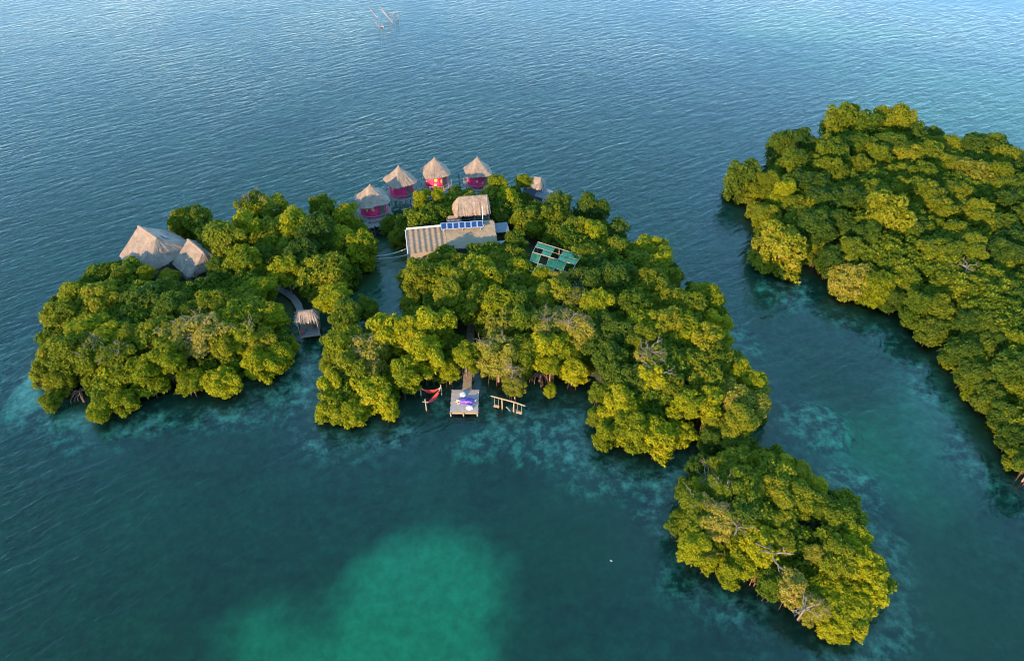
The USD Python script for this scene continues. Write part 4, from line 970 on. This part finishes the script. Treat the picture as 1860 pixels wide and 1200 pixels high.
def plant():
    """Stand every planned mangrove that has room of its own, then name each by its place in its row."""
    order = sorted(range(len(PLAN)), key=lambda i: (PLAN[i]['own'] is None, not PLAN[i]['fixed'], -PLAN[i]['r'] + 6 * tree_rng.random()))
    kept = []
    for i in order:
        a = PLAN[i]
        if all(math.hypot(a['px'] - PLAN[j]['px'], a['py'] - PLAN[j]['py']) > ROOM * (a['r'] + PLAN[j]['r']) / 2 for j in kept):
            kept.append(i)
    rows = {}
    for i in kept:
        if PLAN[i]['isl'] == 'right' and PLAN[i]['own'] is None and tree_rng.random() < 0.78:                # dimmer light on the right island put into darker leaf tints
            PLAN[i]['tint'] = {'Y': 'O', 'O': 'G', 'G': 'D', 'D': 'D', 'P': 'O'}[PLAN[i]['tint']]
    for i in sorted(kept):
        rows.setdefault(PLAN[i]['where'], []).append(PLAN[i])
    for where, items in rows.items():
        items.sort(key=lambda a: a['px'])
        for n, a in enumerate(items):
            side = 'leftmost' if n == 0 else f'{ORD[n]} from left' if n < len(items) - 1 else 'rightmost'
            label = a['own'] or f'{WORD[a["tint"]]} mangrove, {side} {where}'
            for cx_, cy_, cr_ in CLEAR:                                        # the built things keep the room the photograph gives them
                if a['own'] is None:
                    a['r'] = min(a['r'], 0.82 * (math.hypot(a['px'] - cx_, a['py'] - cy_) - cr_ * 0.85))
            if a['r'] < 9:
                continue
            grow_by = (1.24 if a['r'] > 20 else 1.1) if not a['fixed'] else 1.08
            if any(math.hypot(a['px'] - c_[0], a['py'] - c_[1]) < a['r'] * 1.3 + c_[2] for c_ in CLEAR):
                grow_by = 1.0
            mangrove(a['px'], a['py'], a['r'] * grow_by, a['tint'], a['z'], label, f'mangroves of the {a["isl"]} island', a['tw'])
            ALL_TREES.append((a['px'], a['py'], a['r'] * grow_by, a['z']))
ROOM = 1.2
def undergrowth():
    """Low mangrove growth between and under the trees: too dense to count, one instancer of two small bushes."""
    g = np.random.default_rng(31)
    keep_out = [(at(x_, y_, 0)[:2], r_) for x_, y_, r_ in [(270, 455, 3.6), (342, 475, 3.2), (557, 600, 2.0), (530, 545, 1.0), (518, 535, 1.0), (546, 570, 1.2), (985, 690, 1.2), (1365, 365, 2.2), (1480, 482, 1.2), (1460, 970, 1.6), (845, 735, 2.2)]]
    keep_out += [((line[k, 0], line[k, 1] - dy_), 1.7) for k in range(4, 60, 8) for dy_ in (0.0, 1.6)]
    keep_out += [((DOCK[0], y_), 1.3) for y_ in np.arange(40, 56, 1.5)]
    keep_out += [((u, 62.6 + 0.16 * (u + 11)), 3.6) for u in np.arange(-11, 1, 1.5)] + [((-4.2, 67), 2.8)] + [(tuple(at(x_, y_, 1.0)[:2]), 3.0) for x_, y_ in ((672, 400), (724, 370), (789, 345), (867, 345), (975, 345))] + [((4.2, 57.0), 1.2)]
    keep_out += [(at(x_, y_, 0)[:2], 2.9) for x_, y_ in ((340, 538), (308, 532), (372, 535), (345, 515), (330, 500), (250, 490), (300, 495), (365, 495))] + [(at(x_, y_, 0)[:2], 2.2) for x_, y_ in ((985, 515), (1025, 530), (1000, 495), (960, 505))]
    keep_out += [(at(1070, 712, 0)[:2], 1.8), (at(1062, 695, 0)[:2], 1.4)]
    pts = []
    for poly in ISLES.values():
        x0, y0, x1, y1 = poly.bounds
        shrunk = poly.buffer(-0.6)
        for _ in range(int((x1 - x0) * (y1 - y0) * 2)):
            p = np.array([g.uniform(x0, x1), g.uniform(y0, y1)])
            if p[0] > 75 or not contains_xy(shrunk, *p) or any(np.hypot(*(p - c_)) < r_ for c_, r_ in keep_out) or any((p[0] - q[0]) ** 2 + (p[1] - q[1]) ** 2 < 2.4 for q in pts):
                continue
            pts.append((p[0], p[1]))
    pi = UsdGeom.PointInstancer.Define(stage, '/World/mangrove_undergrowth')
    tag(pi.GetPrim(), 'low dense mangrove undergrowth filling the gaps between the trees', 'undergrowth', kind='stuff')
    protos = []
    for k, (shape, tint) in enumerate(((2, 'G'), (4, 'G'))):
        (V, F, T), *_ = SHAPES[shape]
        quad = np.arange(len(V)).reshape(-1, 4)[::3].ravel()                # a third of the leaves does for a low bush
        V2, T2 = V[quad] - [0, 0, ZC0], T[quad]
        q = np.arange(len(V2)).reshape(-1, 4)
        V2 = ((V2.reshape(-1, 4, 3) - V2.reshape(-1, 4, 3)[:, :1]) * 1.9 + V2.reshape(-1, 4, 3)[:, :1]).reshape(-1, 3)
        x_ = UsdGeom.Xform.Define(stage, f'/World/mangrove_undergrowth/bush_{k + 1:03d}')
        color_primvar(obj('leaves', (V2, np.vstack([q[:, [0, 1, 2]], q[:, [0, 2, 3]]])), LEAF[tint], x_.GetPrim()), 'tone', T2)
        protos.append(x_.GetPath())
    pi.CreatePrototypesRel().SetTargets(protos)
    n = len(pts)
    pi.CreateProtoIndicesAttr(Vt.IntArray([int(v) for v in g.integers(0, 2, n)]))
    inner = np.array([max(poly.exterior.distance(Point(*p)) if poly.contains(Point(*p)) else 0 for poly in ISLES.values()) for p in pts])
    sc = g.uniform(0.42, 0.62, n) + 0.14 * np.clip((inner - 2) / 2, 0, 1)
    pi.CreatePositionsAttr(Vt.Vec3fArray([Gf.Vec3f(float(a_), float(b_), float(0.55 + 0.9 * s_ + 1.35 * min(1, max(0, (i_ - 2) / 2)))) for (a_, b_), s_, i_ in zip(pts, sc, inner)]))
    pi.CreateScalesAttr(Vt.Vec3fArray([Gf.Vec3f(float(v), float(v), float(v)) for v in sc]))
    ang = g.uniform(0, math.pi, n)
    pi.CreateOrientationsAttr(Vt.QuathArray([Gf.Quath(float(math.cos(a_)), 0.0, 0.0, float(math.sin(a_))) for a_ in ang]))
    print('bushes', n)

def rows_of_trees():
    I = 'left'
    row(I, 'in the left island\'s back row', 3.3, '325,400,30,O 360,398,24,G 398,405,28,G 432,385,24,O 462,382,28,Ot 498,385,30,O 540,380,28,Ot 585,382,24,O 628,398,30,Y,2.3', {(628, 398): 'bright yellow mangrove just left of the nearest red hut'})
    row(I, 'in the left island\'s second row from the back', 3.9, '372,428,28,D 412,438,32,G 450,418,28,Y 486,428,28,O 528,415,34,Y 576,418,28,D 618,435,28,Y,2.8 655,452,30,Y,2.6 682,448,16,D,1.8 500,445,24,Y')
    row(I, 'in the left island\'s third row', 3.9, '392,486,30,D 410,462,24,D 447,480,32,Y 480,462,20,D 518,488,28,Y 555,462,28,D 598,468,26,D 640,478,24,O 545,498,20,Y',
        {(447, 480): 'round bright yellow mangrove crown in the middle of left island', (518, 488): 'bright yellow mangrove just above the bend of the boardwalk'})
    row(I, 'between the thatched roofs and the shelter', 3.4, '226,500,28,G 266,494,22,Y 306,503,20,O,2.6 340,536,24,D,2.6 378,522,24,D,2.8 408,528,28,G 440,545,24,G 470,525,32,Y 300,530,24,D',
        {(306, 503): 'small olive mangrove in front of the gap between two thatched roofs', (470, 525): 'yellow mangrove hanging over the start of the boardwalk'})
    row(I, 'in the clump right of the boardwalk', 3.3, '588,500,36,O 625,490,28,Y 655,530,34,O 602,540,30,Y 628,570,34,G 665,560,24,G,2.0 590,515,28,O')
    row(I, 'along the left island\'s far left shore', 2.8, '185,505,30,G 150,540,30,Y 118,580,30,O 100,615,26,G,1.8 90,652,28,O,1.8 66,645,26,Yt,1.6 80,682,24,O,1.3 112,690,28,O,1.6')
    row(I, 'in the left island\'s middle row', 3.8, '190,545,32,O 222,528,28,G 262,545,28,D 245,575,28,D 315,562,28,D 352,575,28,G 385,560,28,O 425,580,30,Y 462,570,30,O 496,575,26,Y,2.9 522,596,16,Y,1.6 290,565,26,G')
    row(I, 'just behind the left island\'s front row', 3.4, '128,640,32,O 162,600,32,Y 170,645,32,Ot 205,610,30,Y 215,650,30,Ot 240,615,28,O 262,640,28,G 290,605,28,G 330,615,32,Pt 375,605,32,Pt 405,625,28,O,2.9 440,615,30,Yt,2.8 475,620,28,O,2.3 505,622,26,Y,2.0 300,645,28,Y 345,640,28,O 415,650,28,Yt')
    row(I, 'along the left island\'s front shore', 1.9, '92,724,20,O,1.0 180,742,26,Y,1.2 160,690,30,Y,2.0 205,692,32,Y 240,700,30,Y 268,682,30,Y 222,728,24,Y,1.3 300,672,28,Y 330,668,28,O 345,692,24,Y,1.5 372,698,26,Y,1.4 405,692,30,Y,1.4 438,682,30,Y,1.4 470,662,30,Y,1.6 505,648,28,Y,1.5 525,625,18,Y,1.1 480,680,20,Y,1.2 395,665,28,Y 440,652,28,Y',
        {(92, 724): 'small lone mangrove bush standing in pale shallows, far left', (180, 742): 'lowest bright yellow mangrove at the left island\'s front tip', (525, 625): 'small yellow mangrove touching the left side of the small shelter'})
    I = 'middle'
    row(I, 'in the clump between red huts and long roof', 4.4, '735,385,24,G 765,362,28,Y 795,352,22,Y 788,382,24,Y 740,405,18,D,2.0 760,392,22,Y 828,348,11,G,1.6', {(828, 348): 'small green mangrove between the third and fourth red huts'})
    row(I, 'right of the fourth red hut', 3.6, '905,335,26,Y 898,358,18,Y 922,362,24,Y 945,345,26,O 952,328,14,Y 938,372,24,G 972,362,22,O 912,392,20,D,2.6 890,345,14,O 965,345,18,O', {(952, 328): 'small yellow mangrove covering the left half of the grey lean-to roof'})
    row(I, 'in middle island\'s back row', 3.2, '960,402,26,O 985,380,24,Y 1018,372,26,D 1005,400,24,O 1045,395,26,G 1072,385,30,D,2.6 1100,402,24,D,2.0 1050,418,24,G 1080,428,24,Y 1112,425,26,D,2.2 940,412,26,G 935,440,24,G 965,430,22,O')
    row(I, 'on middle island\'s upper right shore', 2.8, '1125,458,28,G 1150,448,24,Y 1182,452,26,Y 1200,480,26,Y 1165,480,28,O 1215,508,24,O,2.2 1242,530,24,O 1272,530,20,Y 1288,555,28,Y 1296,590,24,Y 1312,620,20,Y 1330,652,20,O 1345,672,22,Y 1372,692,20,Y')
    row(I, 'right of the green net frame', 3.7, '1062,455,22,G 1085,490,28,D 1118,505,30,D 1070,520,26,D 1150,518,28,G 1185,515,26,O 1115,480,24,G 1215,545,26,O 1250,560,28,O')
    row(I, 'just in front of the long roof', 3.5, '755,472,24,O 788,468,26,O 828,476,26,O,3.2 868,488,26,Y 905,478,22,O,3.0 930,468,22,O 945,490,22,Y 735,500,14,O,2.0 760,500,26,O 805,505,30,Y 845,515,28,O 890,515,30,Y 925,515,26,G 965,510,16,Y 985,500,20,Y,4.3 1017,512,20,P,4.2 1040,503,16,P,4.3 1006,474,15,Y,4.8 1040,488,11,O,4.7',
        {(1006, 476): 'small yellow mangrove top growing up through the net frame', (1040, 488): 'small olive mangrove top overlapping the net frame\'s right half', (1017, 512): 'pale mangrove overlapping the net frame\'s front edge', (985, 500): 'yellow mangrove poking up over the near edge of green net frame', (1040, 503): 'thin pale mangrove at the net frame\'s near right corner'})
    row(I, 'in the middle island\'s central row', 3.8, '748,545,26,G,2.4 780,545,30,O 815,545,30,O 862,550,28,O 905,555,30,Y 945,550,30,G 985,545,26,O 1020,540,26,O 1050,550,24,Pt 1082,558,30,Y 1112,545,28,Y 1150,555,28,G 1175,585,28,Y 1210,590,28,O 1245,600,28,Y 1270,575,24,O')
    row(I, 'in the middle island\'s fourth row', 3.7, '742,598,32,Y 785,595,32,Y 818,590,28,Y 880,590,26,G 912,600,30,P 950,590,28,G 985,590,28,Pt 1020,585,28,Pt 1050,600,26,Pt 1100,590,26,D 1085,620,28,D 1130,610,28,D 1165,620,26,O 1200,630,28,G 1240,635,28,G 1280,625,28,O 870,570,18,O')
    row(I, 'in row above the hammocks and dock', 3.3, '625,622,32,Y 665,638,30,Pt 702,612,32,Y 735,640,30,Y 772,640,32,Y 808,635,30,Y 845,640,22,Y,3.6 880,628,22,G 905,645,32,Pt 945,640,30,O 985,635,28,Y 1020,630,30,Y 1045,650,24,Y 1110,655,28,D 1085,650,22,D 1150,650,28,O 1182,658,28,Pt 1220,668,28,D 1260,660,30,G 1300,660,28,O', {(845, 640): 'yellow mangrove hanging over the middle of the plank walkway'})
    row(I, 'on the shore left of the dock', 1.9, '600,660,20,G,1.4 638,672,32,O 605,700,28,Y,1.8 600,742,28,Y,1.3 640,748,26,Y,1.3 675,715,32,Y 640,712,28,Pt 705,740,20,Y,1.2 708,690,28,Y 735,680,28,Y 775,672,26,Y 815,672,24,Y,1.8 680,675,28,Pt 860,670,14,Y,2.2')
    row(I, 'on the shore right of the dock', 1.9, '885,665,20,Y 905,690,26,Y 935,700,28,Pt,1.7 925,712,18,Y,1.3 950,672,28,Y 1000,662,22,Y,2.6 1020,680,28,Y 1040,672,22,Y 1000,708,14,Y,1.0', {(1000, 708): 'tiny yellow mangrove bush hanging low over water right of the swings'})
    row(I, 'at the middle island\'s lower right', 3.0, '1145,690,28,D 1185,695,26,Y 1220,705,26,O 1255,705,26,Y 1280,690,28,G 1318,695,28,G 1245,735,24,Y 1285,735,26,Y 1330,725,32,P 1370,735,30,P 1345,765,28,O 1300,768,24,O,2.2 1348,700,24,O 1180,675,24,Y')
    row(I, 'in big round clump above tail island', 2.6, '1125,735,36,Y 1165,742,44,Y 1215,755,38,Y 1195,795,36,Y,1.8 1150,785,36,Y,1.8 1100,790,24,Y,1.5 1092,712,24,G,2.0 1140,815,22,O,1.2 1235,785,26,Y,1.6 1085,755,18,G,1.2',
        {(1092, 712): 'green mangrove at the upper left of the big round clump'})
    row(I, 'in the gap above the tail island', 1.8, '1292,800,22,D 1330,800,28,D 1300,828,24,D 1270,850,22,D 1345,818,22,D')
    I = 'tail'
    row(I, 'along the tail island\'s upper shore', 2.4, '1342,838,26,O 1312,855,26,G 1385,845,28,O 1418,852,24,Y 1450,868,24,O 1478,885,22,Y 1508,905,20,O 1250,890,22,G,1.6 1275,885,20,Y')
    row(I, 'in the tail island\'s second row', 3.2, '1240,910,24,G,1.8 1270,915,26,Gt 1308,895,28,Gt 1345,885,28,G 1380,885,28,O 1415,895,28,O 1450,905,28,O 1488,918,28,G 1525,940,26,G')
    row(I, 'in the tail island\'s middle row', 3.2, '1235,945,24,G,1.8 1268,950,28,G 1305,945,28,Pt 1345,935,30,D 1385,935,28,G 1420,945,30,O 1480,955,26,D 1515,965,30,D 1550,978,28,Y 1455,930,24,D')
    row(I, 'in the tail island\'s lower middle row', 2.8, '1262,988,26,Y 1300,995,28,Ot 1338,985,30,Pt 1378,985,30,Y 1412,985,24,O 1482,1005,30,P 1520,1015,32,O 1558,1020,30,Y 1582,1045,24,Y 1425,1035,28,G')
    row(I, 'along the tail island\'s front shore', 1.9, '1325,1040,24,Y,1.3 1345,1015,28,Y 1400,1062,22,G 1435,1065,26,P 1470,1060,28,O 1505,1060,32,Y 1545,1065,32,Y 1580,1080,26,Y 1475,1100,26,Pt 1515,1105,30,Y 1550,1105,28,Y 1510,1138,24,Y,1.2 1555,1135,22,Y,1.3 1532,1155,14,Y,0.8 1285,1015,22,Yt,1.3')
    I = 'right'
    row(I, 'along the right island\'s back shore', 3.0, '1346,328,34,D,1.9 1372,350,22,G,1.6 1378,315,26,D 1398,328,18,O 1420,268,30,D,2.4 1455,258,26,D 1482,248,24,D 1520,225,32,O,3.6 1545,208,18,O,4.2 1568,235,28,O 1592,240,24,G 1622,222,34,O,3.8 1660,248,24,D 1692,248,20,D,2.2 1718,268,22,G 1755,275,24,G 1788,265,30,O 1825,290,28,O 1858,312,28,G 1890,330,28,D 1920,350,28,G')
    row(I, 'in the right island\'s second row', 3.7, '1412,335,24,O 1440,298,26,O 1425,350,22,Y 1480,290,26,O 1510,285,26,O 1530,275,24,G 1555,270,24,O 1590,285,24,O 1622,272,26,G 1650,285,24,O 1682,285,26,O 1712,300,24,O 1742,300,24,P 1775,302,26,O 1810,320,26,O 1845,345,28,D 1880,365,28,G')
    row(I, 'in the right island\'s third row', 3.7, '1385,350,22,D,2.2 1450,335,24,G 1480,340,24,G 1508,318,28,O 1535,338,30,P 1545,310,22,O 1575,325,24,G 1595,300,18,Y 1612,325,22,O 1638,322,24,O 1668,325,24,O 1700,325,24,O 1730,330,24,Y 1760,325,30,P 1800,350,28,D 1838,378,28,D 1872,400,26,G 1560,300,20,O')
    row(I, 'in the right island\'s fourth row', 3.6, '1395,395,28,Y,2.6 1440,380,32,Y,2.8 1375,385,18,D,1.6 1475,345,22,P 1500,370,32,D 1545,368,30,D 1585,352,26,G 1615,350,26,O 1645,350,24,O 1678,355,26,O 1705,345,24,Y 1735,355,24,O 1765,365,28,G 1800,385,26,G 1840,335,18,Y 1830,405,26,D 1868,430,26,D')
    row(I, 'in the right island\'s middle row', 3.6, '1418,455,46,O,2.2 1475,455,18,P,1.6 1480,412,28,D 1520,410,28,D 1560,390,30,O 1605,400,38,O 1645,385,26,G 1678,382,26,O 1705,385,24,O 1738,370,24,Y 1770,395,28,O 1795,380,26,Y 1810,415,28,G 1842,440,26,D 1650,415,28,G', {(1418, 455): 'big round yellow-olive mangrove at the right island\'s left front corner', (1605, 400): 'large domed olive mangrove in the middle of the right island'})
    row(I, 'in the right island\'s row above lagoon shore', 3.4, '1512,470,28,G,2.4 1545,455,24,O 1575,435,24,G 1600,440,24,G 1640,445,26,D 1670,420,24,O 1700,430,26,G 1730,430,26,G 1760,455,26,O 1785,450,24,Y 1815,460,28,G 1850,475,26,D 1690,460,26,O 1720,465,24,G')
    row(I, 'on the right island\'s lagoon shore', 2.1, '1520,485,20,G,1.8 1548,510,30,P 1565,480,26,O 1595,520,28,Y 1625,500,24,D 1645,515,26,O 1660,490,22,G 1690,500,26,Y 1665,560,26,O 1620,545,20,D,1.4 1710,525,28,O 1745,500,28,O 1780,490,28,Y 1800,515,26,Y 1830,500,28,D 1860,520,28,D', {(1548, 510): 'pale olive mangrove bush leaning over the lagoon, upper front corner'})
    row(I, 'in the right island\'s lower front rows', 2.4, '1700,560,28,O 1735,545,28,O 1770,540,28,O 1800,555,28,G 1835,545,28,D 1690,600,26,G,1.6 1722,600,28,G 1760,590,28,D 1795,595,28,G 1830,590,28,D 1860,580,28,G 1745,640,28,G,1.8 1780,630,28,G 1815,635,28,D 1850,630,28,G 1885,610,28,D')
    row(I, 'at the right island\'s lowest end', 2.4, '1765,680,26,G,1.8 1795,670,28,D 1830,675,28,G 1862,670,28,D 1795,720,26,D,1.6 1828,715,28,O 1860,710,28,O 1825,755,26,D,1.6 1855,750,28,O 1890,740,28,D 1840,795,26,D,1.4 1870,790,26,D 1822,812,18,O,1.0 1850,832,22,O,1.0 1885,840,26,G 1900,690,28,D 1905,640,28,G')
rows_of_trees()
plant()
undergrowth()
print('trees', len(ALL_TREES), 'of', len(PLAN))
